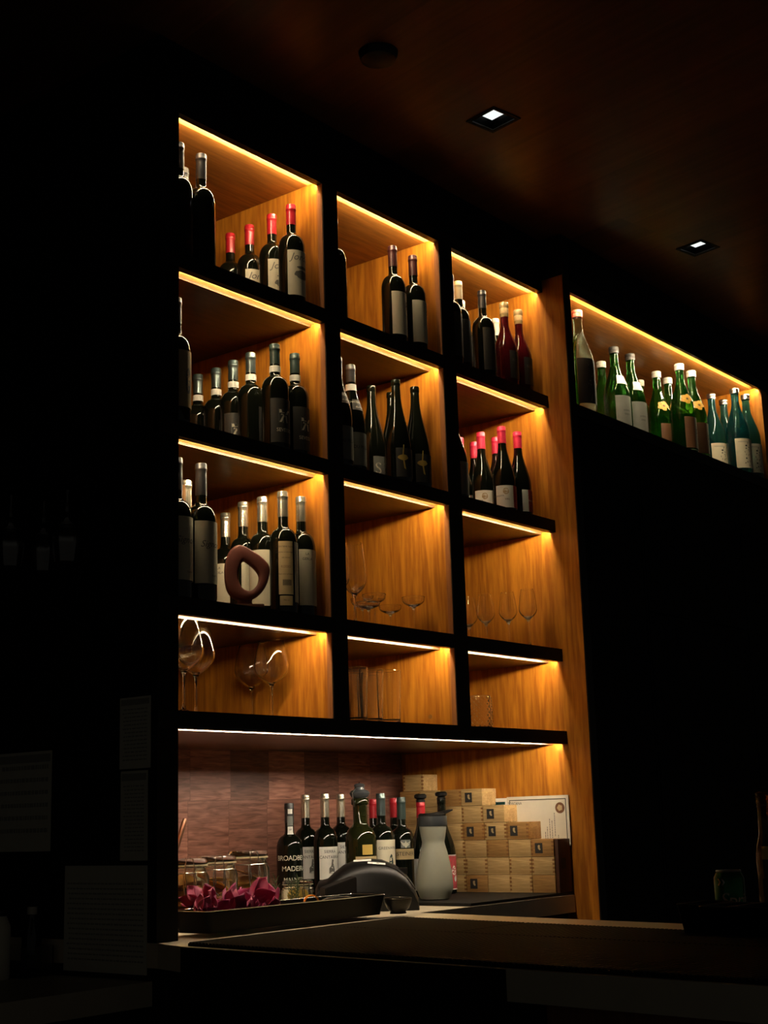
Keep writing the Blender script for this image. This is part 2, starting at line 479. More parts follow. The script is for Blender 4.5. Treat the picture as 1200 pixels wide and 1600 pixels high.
spart('lower_fascia', boxmesh(SKX0 + 0.001, 6.9, YF - 0.002, YF + 0.02, SKZ0 - 0.043, SKZ0), 'black lacquer')
spart('upper_fascia', boxmesh(SKX0 + 0.001, 6.9, YF - 0.002, YF + 0.012, SKZ1, SKZ1 + 0.043), 'black lacquer')
spart('light_strip', wedge(SKX0 + 0.004, SKX1, YF + 0.0122, SKZ1 + 0.0014, 0.0026, 0.0034), 'led core')

# ================================================================= counter
def part(name, me, m, parent, label=None, loc=None):
    o = link_mesh(name, me, parent, m)
    if loc: o.location = loc
    if label: o['label'] = label
    return o
top = prism([(-0.0665, 0.699), (-0.0665, -0.004), (-0.1035, -0.12), (-0.21, -1.05), (-0.44, -3.05), (0.41, -3.05), (0.93, 0.0), (XR - 0.003, 0.0), (XR - 0.003, 0.699)], ZC - 0.055, ZC)
ct = tag(link_mesh('bar_counter', top, None, 'stone'), 'pale stone L-shaped bar counter running from under the shelves towards the viewer', 'counter')
# front face of the customer side: black near the post, pale stone apron further on
ct2 = ct
fa = empty('bar_plinth', (-0.05, -1.5, 0), 0, 'dark panelled base of the bar under the stone counter edge', 'bar')
def fp(name, me, m):
    o = link_mesh(name, me, fa, m); o.location = (0.05, 1.5, 0); return o
part('black_edge_trim', prism([(-0.1075, -0.121), (-0.1035, -0.121), (-0.2095, -1.05), (-0.214, -1.05)], ZC - 0.0548, ZC - 0.001), 'black lacquer', ct2)
part('stone_edge', prism([(-0.2125, -1.052), (-0.2095, -1.052), (-0.4395, -3.04), (-0.4425, -3.04)], ZC - 0.0548, ZC - 0.0005), 'grey stone', ct2)
fp('black_panel', prism([(-0.06, -0.03), (-0.02, -0.03), (-0.13, -1.10), (-0.17, -1.10)], 0, ZC - 0.056), 'black lacquer')
fp('wood_panel', prism([(-0.17, -1.105), (-0.13, -1.105), (-0.36, -3.0), (-0.40, -3.0)], 0, ZC - 0.056), 'panel wood')
tag(link_mesh('base_cabinet', boxmesh(-0.06, XR - 0.004, 0.03, 0.69, 0, ZC - 0.056, bev=0.002), None, 'black lacquer'), 'black base cabinet under the counter behind the bar', 'cabinet')

# rubber mats with ribs
def mat_mesh(quad, z0, h, pitch=0.012):
    """ribbed mat over a quadrilateral: a b c d, ribs run from side ad to bc"""
    a, b, c, d = [Vector((*p, 0)) for p in quad]
    bm = bmesh.new()
    n = int((d - a).length / pitch)
    def pt(u, v): return (a * (1 - u) + b * u) * (1 - v) + (d * (1 - u) + c * u) * v
    prev = None
    pr = []
    for i in range(n + 1):
        for f, hh in ((0.0, 0.72), (0.35, 0.72), (0.42, 1.0), (0.88, 1.0), (0.95, 0.72)):
            v = (i + f) / n
            if v > 1: break
            pr.append((v, hh))
    for v, hh in pr:
        cur = []
        for u, hx in ((0, 0), (0, hh), (1, hh), (1, 0)):
            p = pt(u, v); cur.append(bm.verts.new((p.x, p.y, z0 + h * hx)))
        if prev:
            for k in range(4): bm.faces.new((prev[k], prev[(k + 1) % 4], cur[(k + 1) % 4], cur[k]))
        else: bm.faces.new(cur)
        prev = cur
    bm.faces.new(prev[::-1])
    return finish(bm, smooth=False)
def nx(y): return -0.078 + 0.118 * y
def fx(y): return 0.705 + 0.175 * y
def jx(y): return 0.385 + 0.125 * y
tag(link_mesh('bar_mat', mat_mesh([(nx(-0.13), -0.13), (jx(-0.13), -0.13), (jx(-2.9), -2.9), (nx(-2.9), -2.9)], ZC, 0.009), None, 'rubber'), 'black ribbed rubber mat along the near edge of the bar', 'bar mat')
tag(link_mesh('bar_mat', mat_mesh([(jx(-0.13) + 0.004, -0.13), (fx(-0.13), -0.13), (fx(-0.56), -0.56), (jx(-0.56) + 0.004, -0.56)], ZC, 0.009), None, 'rubber'), 'black ribbed rubber mat on the bar below the small black bowl', 'bar mat')
tag(link_mesh('bar_mat', mat_mesh([(jx(-0.565) + 0.004, -0.565), (fx(-0.565), -0.565), (fx(-2.9), -2.9), (jx(-2.9) + 0.004, -2.9)], ZC, 0.009), None, 'rubber'), 'black ribbed rubber mat under the garnish containers on the far side of the bar', 'bar mat')
tag(link_mesh('counter_mat', boxmesh(1.185, XR - 0.005, 0.004, 0.66, ZC, ZC + 0.010, bev=0.002), None, 'rubber'), 'black flat mat under the carafe and wooden boxes on the back counter', 'mat')
ZM = ZC + 0.010

# left service counter beyond the black side panel
lc = tag(link_mesh('service_counter', prism([(-1.6, 0.012), (-0.0685, 0.012), (-0.0685, 0.72), (-1.6, 0.72)], 0.775, 0.829), None, 'grey stone'), 'grey stone service counter left of the black side panel', 'counter')
tag(link_mesh('service_cabinet', boxmesh(-1.6, -0.07, 0.05, 0.72, 0, 0.774, bev=0.002), None, 'black lacquer'), 'black cabinet under the grey stone service counter', 'cabinet')

# ================================================================= bottles
def bordeaux(H, R):
    rn = 0.0142
    p = [(0, 0.0), (R * 0.86, 0.0), (R * 0.97, 0.003), (R, 0.009), (R, H * 0.30), (R, H * 0.56)]
    z0, z1 = H * 0.56, H * 0.690
    for k in range(1, 9):
        a = k / 9 * PI / 2
        p.append((rn + 0.003 + (R - rn - 0.003) * math.cos(a), z0 + (z1 - z0) * math.sin(a)))
    p += [(rn + 0.0018, z1 + 0.004), (rn, z1 + 0.012), (rn - 0.0006, H - 0.022)]
    return p, H
def slope(H, R, a=0.42, b=0.80, rn=0.0142, pw=1.0):
    p = [(0, 0.0), (R * 0.86, 0.0), (R * 0.97, 0.003), (R, 0.009), (R, H * a * 0.6), (R, H * a)]
    for k in range(1, 13):
        t = k / 12
        s = 0.5 - 0.5 * math.cos(PI * t ** pw)
        p.append((R + (rn - R) * s, H * (a + (b - a) * t)))
    p += [(rn - 0.0004, H - 0.022)]
    return p, H
def lip(p, H, rn=0.0142):
    return p + [(rn - 0.0006, H - 0.020), (rn + 0.0006, H - 0.018), (rn + 0.0006, H - 0.004), (rn - 0.0005, H - 0.001), (0, H - 0.0008)]
def rad_at(p, z):
    for (r0, z0), (r1, z1) in zip(p, p[1:]):
        if z0 <= z <= z1 and z1 > z0: return r0 + (r1 - r0) * (z - z0) / (z1 - z0)
    return p[-1][0]
def capsule(p, H, ln, extra=0.0007, bead=True):
    z0 = H - ln
    q = [(rad_at(p, z0) + 0.0001, z0), (rad_at(p, z0) + extra, z0 + 0.0004)]
    for k in range(1, 8):
        z = z0 + (H - 0.020 - z0) * k / 7; q.append((rad_at(p, z) + extra, z))
    rl = 0.0156
    q += [(0.0149, H - 0.0185), (rl, H - 0.017), (rl, H - 0.0125), (0.0150, H - 0.0115), (0.0151, H - 0.004), (rl - 0.0014, H - 0.0003), (rl - 0.003, H + 0.0003), (0, H + 0.0003)]
    return lathe(q, 32)

DEG = PI / 180
CACHE = {}
def cmesh(key, fn):
    if key not in CACHE: CACHE[key] = fn()
    return CACHE[key]

def part(name, me, m, parent, label=None, loc=None):
    o = link_mesh(name, me, parent, m)
    if loc: o.location = loc
    if label: o['label'] = label
    return o

def bottle(loc, kind, H, R, glass, foil, fl=0.062, labels=(), label='', rz=0.0, group=None, name='wine_bottle', cat='bottle', collar=None, extras=(), slopep=None, rn=0.0142):
    key = (kind, H, R)
    p, _ = (bordeaux(H, R) if kind == 'b' else slope(H, R, *(slopep or (0.42, 0.80)), rn=rn))
    p = lip(p, H, rn)
    t = empty(name, loc, rz, label, cat, group)
    part('glass_body', cmesh(key + (glass, slopep, rn), lambda: lathe(p, 44)), glass, t)
    if foil: part('capsule', cmesh(key + (foil, fl, 'cap'), lambda: capsule(p, H, fl)), foil, t)
    for lb in labels:
        z0, z1, c, hw, m = lb[:5]
        f = lambda z: rad_at(p, z) + 0.0002
        lo = part('label', cmesh(key + ('lab', z0, z1, c, hw, m), lambda: patch(f, z0, z1, (c - hw) * DEG, (c + hw) * DEG, nz=6 if z1 > H * 0.5 else 2)), m, t)
        for tx in (lb[5] if len(lb) > 5 else ()):
            s, size, dx, z, ink = tx[:5]; sh = tx[5] if len(tx) > 5 else 0.0; sp = tx[6] if len(tx) > 6 else 1.0
            tm = cmesh(key + ('tx', s, size, dx, z, ink, c), lambda: wrap(text_mesh(s, size, sh, sp), lambda q: rad_at(p, q) + 0.0011, z, (c + dx) * DEG))
            part('lettering', tm, ink, lo)
        for sh_ in (lb[6] if len(lb) > 6 else ()):
            pts, dx, z, ink = sh_
            def mk():
                bm = bmesh.new(); vs = [bm.verts.new((a, b, 0)) for a, b in pts]; bm.faces.new(vs)
                bmesh.ops.triangulate(bm, faces=bm.faces[:])
                bmesh.ops.subdivide_edges(bm, edges=bm.edges[:], cuts=2)
                me = bpy.data.meshes.new('m'); bm.to_mesh(me); bm.free()
                return wrap(me, lambda q: rad_at(p, q) + 0.0010, z, (c + dx) * DEG)
            part('printed_emblem', cmesh(key + ('em', tuple(pts), dx, z, ink, c), mk), ink, lo)
    if collar:
        z0, z1, m = collar
        part('neck_band', cmesh(key + ('col', z0, z1, m), lambda: patch(lambda z: rad_at(p, z) + 0.0012, z0, z1, 0, 2 * PI - 0.001, nz=2, n=32)), m, t)
    return t, p

Z0, Z1, Z2, Z3 = [z + 0.0002 for z in FL]

# ---- helper emblems (points in metres on the flat label)
def rect(w, h, cx=0, cy=0): return [(cx - w / 2, cy - h / 2), (cx + w / 2, cy - h / 2), (cx + w / 2, cy + h / 2), (cx - w / 2, cy + h / 2)]
def blob(w, h, n=16, cx=0, cy=0, seed=1, amp=0.15):
    R_ = random.Random(seed)
    return [(cx + w / 2 * math.cos(2 * PI * k / n) * (1 + amp * (R_.random() - .5)), cy + h / 2 * math.sin(2 * PI * k / n) * (1 + amp * (R_.random() - .5))) for k in range(n)]

# C1R0 : top left compartment
for (x, y), lb in zip([(0.040, 0.043), (0.152, 0.142), (0.125, 0.046)],
                      ['plain black wine bottle half hidden by the black left post, top left compartment',
                       'black wine bottle glimpsed behind the two front ones, top left compartment',
                       'plain black wine bottle right of the half hidden one, top left compartment']):
    bottle((x, y, Z0), 'b', 0.33, 0.0385, 'bottle glass', 'black foil', 0.075, label=lb, group='black bottles in the top left compartment')
jl = [(0.022, 0.158, -90, 66, 'cream label', [('Jordan', 0.030, 4, 0.137, 'grey ink', 0.35)],
       [(blob(0.052, 0.026, 20, seed=3, amp=0.3), 2, 0.085, 'grey ink'), (blob(0.040, 0.010, 14, seed=5), 2, 0.106, 'grey ink'), (rect(0.05, 0.002), 2, 0.062, 'tan label')])]
for (x, y), lb in zip([(0.524, 0.329), (0.519, 0.244), (0.507, 0.142), (0.495, 0.055)],
                      ['smallest and farthest of the four red-capped bottles, top left compartment', 'second red-capped bottle from the left, label mostly hidden by shelf edge, top left compartment',
                       'third red-capped bottle from the left, label with a sketched house, top left compartment', 'nearest and rightmost red-capped bottle with tall cream label, top left compartment']):
    bottle((x, y, Z0), 'b', 0.31, 0.0385, 'bottle glass', 'red foil', 0.064, labels=jl, label=lb, group='red-capped bottles in the top left compartment')

# C1R1
bottle((0.030, 0.042, Z1), 'b', 0.34, 0.0385, 'bottle glass', 'black foil', 0.07, labels=[(0.04, 0.19, -90, 66, 'tan label', [], [(blob(0.02, 0.07, 16, seed=9), 10, 0.11, 'grey ink')])],
       label='tall bottle with tan label cut by the left post, second shelf, left column')
gl_ = [(0.02, 0.145, -90, 62, 'charcoal label', [('SEVESSO', 0.014, 0, 0.055, 'cream ink')],
        [(rect(0.040, 0.040), 0, 0.095, 'grey label')] + [(pts, 0, 0.095, 'cream ink') for pts in
         ([(-0.018, -0.018), (-0.012, -0.018), (-0.002, 0.0), (-0.006, 0.004)], [(0.004, -0.018), (0.010, -0.018), (0.006, 0.002), (0.0, 0.002)],
          [(-0.014, 0.002), (0.012, 0.006), (0.010, 0.012), (-0.010, 0.010)], [(0.008, 0.006), (0.018, 0.016), (0.012, 0.018), (0.004, 0.010)],
          [(-0.018, 0.008), (-0.010, 0.010), (-0.012, 0.018), (-0.018, 0.018)])])]
gs = [('farthest and leftmost of the six grey-capped bottles', gl_, 'grey green foil'), ('second of the grey-capped bottles from the left', gl_, 'grey green foil'),
      ('third grey-capped bottle from the left, square emblem on dark label', gl_, 'grey green foil'), ('fourth grey-capped bottle from the left, label turned right', gl_, 'grey green foil'),
      ('tallest dark green-capped bottle at the front, square emblem', gl_, 'dark green foil'), ('dark green-capped bottle in the front right corner', gl_, 'dark green foil')]
for (x, y), (lb, ll, f), rz in zip([(0.458, 0.402), (0.453, 0.321), (0.436, 0.235), (0.421, 0.151), (0.412, 0.050), (0.512, 0.065)], gs, (0.2, 0.5, -0.45, 0.85, -0.1, 0.05)):
    bottle((x, y, Z1), 'b', 0.311, 0.0385, 'bottle glass', f, 0.060, labels=ll, label=lb + ', second shelf, left column', rz=rz, collar=(0.228, 0.246, 'white label'), group='grey-capped bottles on the second shelf')

# C1R2
sg = [(0.045, 0.205, -90, 68, 'cream label', [('Signorello', 0.024, 20, 0.145, 'grey ink', 0.35), ('NAPA', 0.008, 12, 0.065, 'grey ink')])]
for (x, y), lb in zip([(0.036, 0.045), (0.122, 0.046)], ['tall bottle with cream script label cut by left post, third shelf, left column', 'tall dark bottle with cream script label standing left of the carved wood sculpture']):
    bottle((x, y, Z2), 'b', 0.362, 0.040, 'bottle glass', 'black foil', 0.085, labels=sg, label=lb, group='tall bottles with cream script labels')
sc = [(0.030, 0.185, -90, 60, 'cream label', [('LA', 0.010, -25, 0.172, 'ink'), ('GERLA', 0.010, -25, 0.158, 'ink')])]
bk = [(0.050, 0.195, -128, 30, 'tan label', [('CONTIENE SULFITI', 0.006, 0, 0.18, 'ink'), ('prodotto e imbottigliato', 0.0055, 0, 0.165, 'ink'), ('alla tenuta', 0.0055, 0, 0.15, 'ink'), ('ROSSO', 0.009, 0, 0.125, 'brown label'), ('Red wine product', 0.0055, 0, 0.105, 'ink')],
       [(rect(0.0022, 0.016, -0.008 + 0.0035 * k), 0, 0.082, 'ink') for k in range(7)]), (0.020, 0.046, -128, 26, 'tan label', [('750 ml', 0.006, 0, 0.034, 'ink')]), (0.030, 0.195, -50, 38, 'cream label')]
spos = [(0.160, 0.140), (0.522, 0.355), (0.453, 0.217), (0.446, 0.136), (0.436, 0.050), (0.522, 0.060)]
slab = ['pale silver-capped bottle behind the tall script-labelled bottles, third shelf, left column',
        'farthest silver-capped bottle left of the carved sculpture, third shelf, left column', 'silver-capped bottle directly behind the carved wood sculpture',
        'silver-capped bottle just right of the carved sculpture, narrow cream label edge', 'tallest silver-capped bottle showing a printed back label', 'silver-capped bottle with plain label in the front right corner, third shelf, left column']
for q, lb, rz, ll in zip(spos, slab, (0, -0.9, 0.1, -1.0, 0, 0.0), (sc, sc, sc, sc, bk, sc)):
    bottle((*q, Z2), 'b', 0.340, 0.0385, 'bottle glass', 'silver foil', 0.072, labels=ll, label=lb, rz=rz, group='silver-capped bottles on the third shelf')

# C2R0
c2 = [(0.025, 0.165, -90, 62, 'cream label', [], [(blob(0.018, 0.030, 14, seed=4, amp=0.4), 30, 0.125, 'ink'), (rect(0.03, 0.0015), 20, 0.09, 'grey ink')])]
for (x, y), lb in zip([(0.674, 0.047), (0.966, 0.050), (1.072, 0.050)],
                      ['black bottle half hidden behind the divider, top shelf, middle column', 'bottle with brown capsule and cream label, left of the pair, top shelf, middle column',
                       'bottle with brown capsule and dim cream label, right of the pair, top shelf, middle column']):
    bottle((x, y, Z0), 'b', 0.327, 0.0385, 'bottle glass', 'wine foil', 0.070, labels=c2 if x > 0.7 else (), label=lb, group='bottles on the top shelf, middle column')

# C2R1
em = [(0.190, 0.225, -90, 45, 'charcoal label', [('CHATEAUNEUF', 0.010, 0, 0.216, 'cream ink', 0.3), ('du-Pape', 0.010, 0, 0.200, 'cream ink', 0.3)])]
for (x, y), lb, tx in zip([(0.677, 0.046), (0.762, 0.066)], ['sloping-shouldered dark bottle half hidden by the divider, second shelf, middle column', 'sloping-shouldered dark bottle with white neck band, second shelf, middle column'], ('DU PEGAU', 'DU PEGAU')):
    bottle((x, y, Z1), 's', 0.337, 0.041, 'bottle glass', 'black foil', 0.055, slopep=(0.44, 0.82),
           labels=[(0.020, 0.120, -90, 66, 'grey label', [(tx, 0.014, 0, 0.075, 'ink')])] + em, label=lb, collar=(0.255, 0.275, 'white label') if x > 0.7 else None, group='sloping dark bottles in the middle column')
hl = [(0.015, 0.105, -90, 60, 'charcoal label', [], [(blob(0.034, 0.018, 16, seed=2), -30, 0.075, 'gold print'), ([(-0.003, 0.0), (0.001, 0.0), (0.004, 0.035), (0.001, 0.035)], -30, 0.08, 'gold print'), ([(0.002, -0.03), (0.008, -0.034), (0.002, 0.0), (-0.002, 0.0)], -30, 0.072, 'gold print')])]
hpos = [(0.953, 0.141), (1.052, 0.140), (0.958, 0.048), (1.058, 0.050)]
hlab = ['slender dark bottle with bright glint and pale label, second shelf, middle column', 'slender dark bottle between the two front ones, second shelf, middle column',
        'slender dark bottle with small gold oval emblem, second shelf, middle column', 'rightmost slender dark bottle, second shelf, middle column']
for k, (q, lb) in enumerate(zip(hpos, hlab)):
    bottle((*q, Z1), 's', 0.332, 0.043, 'bottle glass', None, slopep=(0.30, 0.88), labels=hl if k else [(0.015, 0.095, -90, 50, 'grey label', [('S', 0.05, -30, 0.055, 'cream ink')])], label=lb, group='slender dark bottles in the middle column')

# C3R0
c3 = [(0.245 - 0.22, 0.175, -90, 60, 'charcoal label', [], [(rect(0.05, 0.001), 0, 0.16, 'grey label')])]
for (x, y), H, f, lb in (((1.258, 0.040), 0.315, 'black foil', 'round-shouldered black bottle partly behind the divider, top shelf, right column'),
                         ((1.335, 0.060), 0.318, 'cream foil', 'black bottle with cream capsule, top shelf, right column'),
                         ((1.478, 0.150), 0.312, 'white cap', 'bottle with pale capsule glimpsed behind the cream-capsuled one'),
                         ((1.462, 0.050), 0.318, 'black foil', 'broad black bottle with black capsule, middle of the top right compartment'),
                         ((1.690, 0.150), 0.302, 'white cap', 'bottle with white capsule glimpsed behind the corked rose bottles')):
    bottle((x, y, Z0), 'b', H, 0.0365 if x < 1.34 else 0.0385, 'bottle glass', f, 0.065, labels=c3, label=lb, group='bottles on the top shelf, right column')
for q, lb in (((1.606, 0.056), 'corked rose wine bottle with sloping shoulders, left of two'), ((1.703, 0.060), 'corked rose wine bottle with sloping shoulders, right of two')):
    t, p = bottle((*q, Z0), 's', 0.315, 0.041, 'rose wine glass', None, slopep=(0.42, 0.76), labels=[(0.03, 0.13, -90, 40, 'charcoal label', [('ROSA', 0.016, 0, 0.095, 'grey ink')])], label=lb + ', top shelf, right column', group='corked rose bottles')
    part('clear_neck', cmesh('cneck', lambda: lathe([(0.0148, 0.262), (0.0152, 0.264), (0.0152, 0.295), (0.0168, 0.298), (0.0168, 0.312), (0.0155, 0.3155), (0, 0.3155)], 32)), 'corked neck', t, 'cork seen through the clear neck')
    part('cork', cmesh('crk', lambda: lathe([(0, 0.275), (0.0154, 0.275), (0.0156, 0.277), (0.0156, 0.292), (0.0154, 0.294), (0, 0.294)], 32)), 'cork', t)

# C3R1 pink capped
pk = [(0.012, 0.088, -95, 44, 'white label', [('LA GARAGISTA', 0.0075, -40, 0.052, 'ink'), ('VIN', 0.010, 10, 0.040, 'brown label')], [(blob(0.022, 0.022, 16, seed=8), 5, 0.068, 'tan label')]), (0.012, 0.088, -28, 22, 'red label')]
pk2 = [(0.012, 0.088, -96, 16, 'white label'), (0.012, 0.088, -52, 30, 'red label', [('PINOT NOIR', 0.008, 0, 0.05, 'white label')])]
ppos = [(1.564, 0.240), (1.652, 0.240), (1.560, 0.147), (1.652, 0.148), (1.549, 0.054), (1.644, 0.052)]
plab = ['pink-capped bottle at the left, behind two others in a row', 'pink-capped bottle at the back of the right hand file', 'pink-capped bottle second in the left hand file, white label', 'pink-capped bottle hidden behind the tallest one',
        'tallest pink-capped bottle at the front with white and red label', 'rightmost pink-capped bottle at the front with mostly red label']
for k, (q, lb) in enumerate(zip(ppos, plab)):
    bottle((*q, Z1), 's', 0.301, 0.0405, 'bottle glass', 'pink foil', 0.060, slopep=(0.34, 0.80), labels=pk2 if k == 5 else pk, rz=-0.45 if k == 5 else -0.85, label=lb + ', second shelf, right column', group='pink-capped bottles')
bottle((1.264, 0.050, Z1), 's', 0.301, 0.040, 'bottle glass', 'pink foil', 0.05, slopep=(0.42, 0.80), labels=[(0.012, 0.12, -70, 60, 'grey label')], label='dark bottle with olive label cut by the divider, second shelf, right column')

# ---- sake bottles on the upper shelf
def sake(x, y, glass, cap, lb, labels, group, rz=0.0, H=0.385, capl=0.026, fill=None):
    rn = 0.0165
    p, _ = slope(H, 0.0515, 0.46, 0.86, rn=rn)
    p = lip(p, H, rn)
    t = empty('sake_bottle', (x, y, SKZ0 + 0.0003), rz, lb, 'bottle', group)
    part('glass_body', cmesh(('sake', glass, H), lambda: lathe(p, 44)), glass, t)
    part('cap', cmesh(('scap', cap, H, capl), lambda: lathe([(rn + 0.0003, H - capl), (rn + 0.0032, H - capl), (rn + 0.0034, H - capl * .55), (rn + 0.0028, H - capl * .5), (rn + 0.0034, H - capl * .45), (rn + 0.0034, H - 0.001), (rn + 0.002, H + 0.0008), (0, H + 0.0008)], 32)), cap, t)
    for z0, z1, c, hw, m, txt, shp in labels:
        lo = part('label', cmesh(('slab', z0, z1, c, hw, m), lambda: patch(lambda z: rad_at(p, z) + 0.0003, z0, z1, (c - hw) * DEG, (c + hw) * DEG, nz=8)), m, t)
        for s, size, dx, z, ink in txt:
            part('lettering', cmesh(('stx', s, size, dx, z, c, ink), lambda: wrap(text_mesh(s, size), lambda q: rad_at(p, q) + 0.0014, z, (c + dx) * DEG)), ink, lo)
        for pts, dx, z, ink in shp:
            def mk():
                bm = bmesh.new(); vs = [bm.verts.new((a, b)+(0,)) for a, b in pts]; bm.faces.new(vs)
                bmesh.ops.triangulate(bm, faces=bm.faces[:]); me = bpy.data.meshes.new('m'); bm.to_mesh(me); bm.free()
                return wrap(me, lambda q: rad_at(p, q) + 0.0014, z, (c + dx) * DEG)
            part('printed_emblem', cmesh(('sem', tuple(pts), dx, z, c, ink), mk), ink, lo)
    return t
def strokes(seed, w, h, n):
    """brush strokes standing in for the vertical calligraphy of a label"""
    R_ = random.Random(seed); out = []
    for k in range(n):
        cy = h / 2 - (k + .5) * h / n; cx = (R_.random() - .5) * w * .3; a = R_.choice((0.15, -0.5, 1.3, 0.9)); l = w * (.5 + .4 * R_.random()); t = w * .19
        dx, dy = math.cos(a) * l / 2, math.sin(a) * l / 2; nx_, ny_ = -math.sin(a) * t / 2, math.cos(a) * t / 2
        out.append([(cx - dx - nx_, cy - dy - ny_), (cx + dx - nx_ * .4, cy + dy - ny_ * .4), (cx + dx + nx_ * .4, cy + dy + ny_ * .4), (cx - dx + nx_, cy - dy + ny_)])
    return out
calli = lambda seed, z, ink='ink', w=0.03, h=0.09, dx=0: [(s, dx, z, ink) for s in strokes(seed, w, h, 9)]
sake(1.955, -0.035, 'pale glass', 'rust cap', 'large clear sake bottle with rust red cap at the left end of the upper shelf', [(0.03, 0.20, -100, 62, 'charcoal label', [], calli(3, 0.11, 'grey label', 0.04, 0.13))], None, H=0.395)
sake(1.872, 0.050, 'pale glass', 'white cap', 'clear sake bottle cut by the black post at the left end of the upper shelf', [(0.03, 0.20, -80, 60, 'charcoal label', [], [])], None)
wl = [(0.02, 0.175, -108, 50, 'grey label', [('JUNMAI', 0.009, 0, 0.115, 'ink'), ('GINJO', 0.009, 0, 0.10, 'ink')], []), (0.225, 0.262, -95, 50, 'white label', [('G', 0.022, 12, 0.245, 'ink')], [])]
sake(2.391, 0.060, 'dark green glass', 'brown cap', 'green sake bottle with white shoulder band, left of the two brown-capped ones', wl, 'brown-capped green sake bottles')
sake(2.514, 0.055, 'dark green glass', 'brown cap', 'green sake bottle with white shoulder band, right of the two brown-capped ones', wl, 'brown-capped green sake bottles')
sake(2.519, 0.190, 'green glass', 'white cap', 'green bottle with pale cap behind the brown-capped sake bottles', [], None)
sake(2.640, 0.190, 'green glass', 'white cap', 'green bottle with white cap glimpsed between the brown-capped and the flower-labelled bottles', [], None)
ol = [(0.02, 0.150, -122, 26, 'brown label', [], []), (0.02, 0.150, -76, 20, 'cream label', [('S', 0.03, -6, 0.09, 'grey ink')], calli(5, 0.08, 'ink', 0.02, 0.09, 8)), (0.012, 0.013, -80, 50, 'white label', [], [])]
def flower(z, dx):
    return [(blob(0.024, 0.019, 12, 0.017 * math.cos(a), 0.013 * math.sin(a), seed=int(a * 9) + 2, amp=0.3), dx, z, 'orange flower print') for a in (0, 1.2, 2.4, 3.6, 4.8)] + [(blob(0.010, 0.009, 10, seed=5), dx + 1.0, z + 0.0005, 'brown label')]
fl_ = [(0.224, 0.230, -124, 4, 'tan label', [], flower(0.227, 0))]
for (x, y), lb in zip([(2.860, 0.200), (2.798, 0.088), (2.912, 0.095), (2.772, -0.030), (2.892, -0.024)],
                      ['rear green sake bottle with a white cap, behind the others', 'green sake bottle with orange flower emblem, left of the two tallest white-capped ones', 'green sake bottle with white cap between the two tall ones',
                       'tallest green sake bottle with white cap and orange flower emblem at the front', 'green sake bottle with white cap and brown label, right of the tallest one']):
    sake(x, y, 'green glass', 'white cap', lb + '', ol + (fl_ if y < 0.1 else []), 'white-capped green sake bottles')
bl = [(0.02, 0.15, -118, 55, 'cream label', [('HAKKAISAN', 0.0085, -15, 0.135, 'grey ink')], calli(11, 0.080, 'ink', 0.034, 0.10, 2))]
for (x, y), lb in zip([(3.262, 0.064), (3.388, 0.065), (3.262, -0.046), (3.382, -0.042)],
                      ['leftmost teal sake bottle with cream label', 'teal sake bottle between leftmost and tallest teal ones', 'tallest teal sake bottle with cream calligraphy label at the front', 'rightmost teal sake bottle at the picture edge']):
    sake(x, y, 'teal glass', 'can silver' if y < 0.1 else 'brown cap', lb + ', upper shelf', bl, 'teal sake bottles', capl=0.022)

# ================================================================= glassware
def stem_glass(loc, H, rb, rr, foot, stem_h, lb, group, name='wine_glass', wide=0.42, m='clear glass', t=0.0012, sr=0.0032):
    zb = stem_h
    pr = [(0, 0), (foot, 0), (foot, 0.0012), (foot * 0.5, 0.004), (sr * 1.8, 0.010), (sr, 0.022), (sr * 0.95, zb * 0.6), (sr * 1.1, zb - 0.006), (sr * 2.2, zb)]
    hb = H - zb
    out = []
    for k in range(1, 19):
        u = (k / 18) ** 1.7
        if u < wide: r = rb * math.sin(PI / 2 * (u / wide)) ** 0.72
        else:
            s = (u - wide) / (1 - wide); r = rb + (rr - rb) * (s ** 1.4)
        out.append((max(r, sr * 2.3), zb + hb * u))
    inner = [(max(r - t * (1 + 1.6 * (1 - i / 17) ** 2), 0.0005), z + t * (0.6 + 3.6 * (1 - i / 17) ** 2) * (i < 17)) for i, (r, z) in enumerate(out)][::-1]
    inner = inner[:-1] + [(0.0, inner[-1][1] + 0.0002)]
    prof = pr + out + [(rr - t * 0.5, H + 0.0004)] + inner
    e = empty(name, loc, 0, lb, 'glass', group)
    # foot, stem and bowl are one piece of glass
    def mk():
        me = lathe(prof, 48)
        me.materials.append(MATS[m]); me.materials.append(MATS['glass glint zone'])
        for p in me.polygons:
            if H < 0.2 and zb - 0.010 < p.center.z < zb + hb * 0.10: p.material_index = 1  # glint zone painted onto the bowl bottom of small glasses
        return me
    part('glass', cmesh(('sg', H, rb, rr, foot, zb, wide), mk), m, e)
    return e
def single(e):
    """a thing made of one mesh: move the mesh up to be the thing itself"""
    ch = [o for o in bpy.data.objects if o.parent == e][0]
    ch.parent = None; ch.location = e.location; ch.rotation_euler = e.rotation_euler
    nm = e.name.split('.')[0]
    for k in e.keys(): ch[k] = e[k]
    bpy.data.objects.remove(e)
    ch.name = nm
    return ch
for (x, y), lb in zip([(0.160, 0.105), (0.075, 0.060), (0.100, 0.190)], ['large bright wine glass nearest the left post', 'large wine glass cut by the left post', 'large wine glass behind the two at the left post']):
    single(stem_glass((x, y, Z3), 0.228, 0.050, 0.034, 0.040, 0.100, lb + ', bottom glass shelf, left column', 'big wine glasses'))
for (x, y), lb in zip([(0.528, 0.262), (0.495, 0.155)], ['large wine glass standing behind, right side of the bottom glass shelf, left column', 'large wine glass in front, right side of the bottom glass shelf, left column']):
    single(stem_glass((x, y, Z3), 0.220, 0.048, 0.034, 0.038, 0.098, lb, 'big wine glasses'))
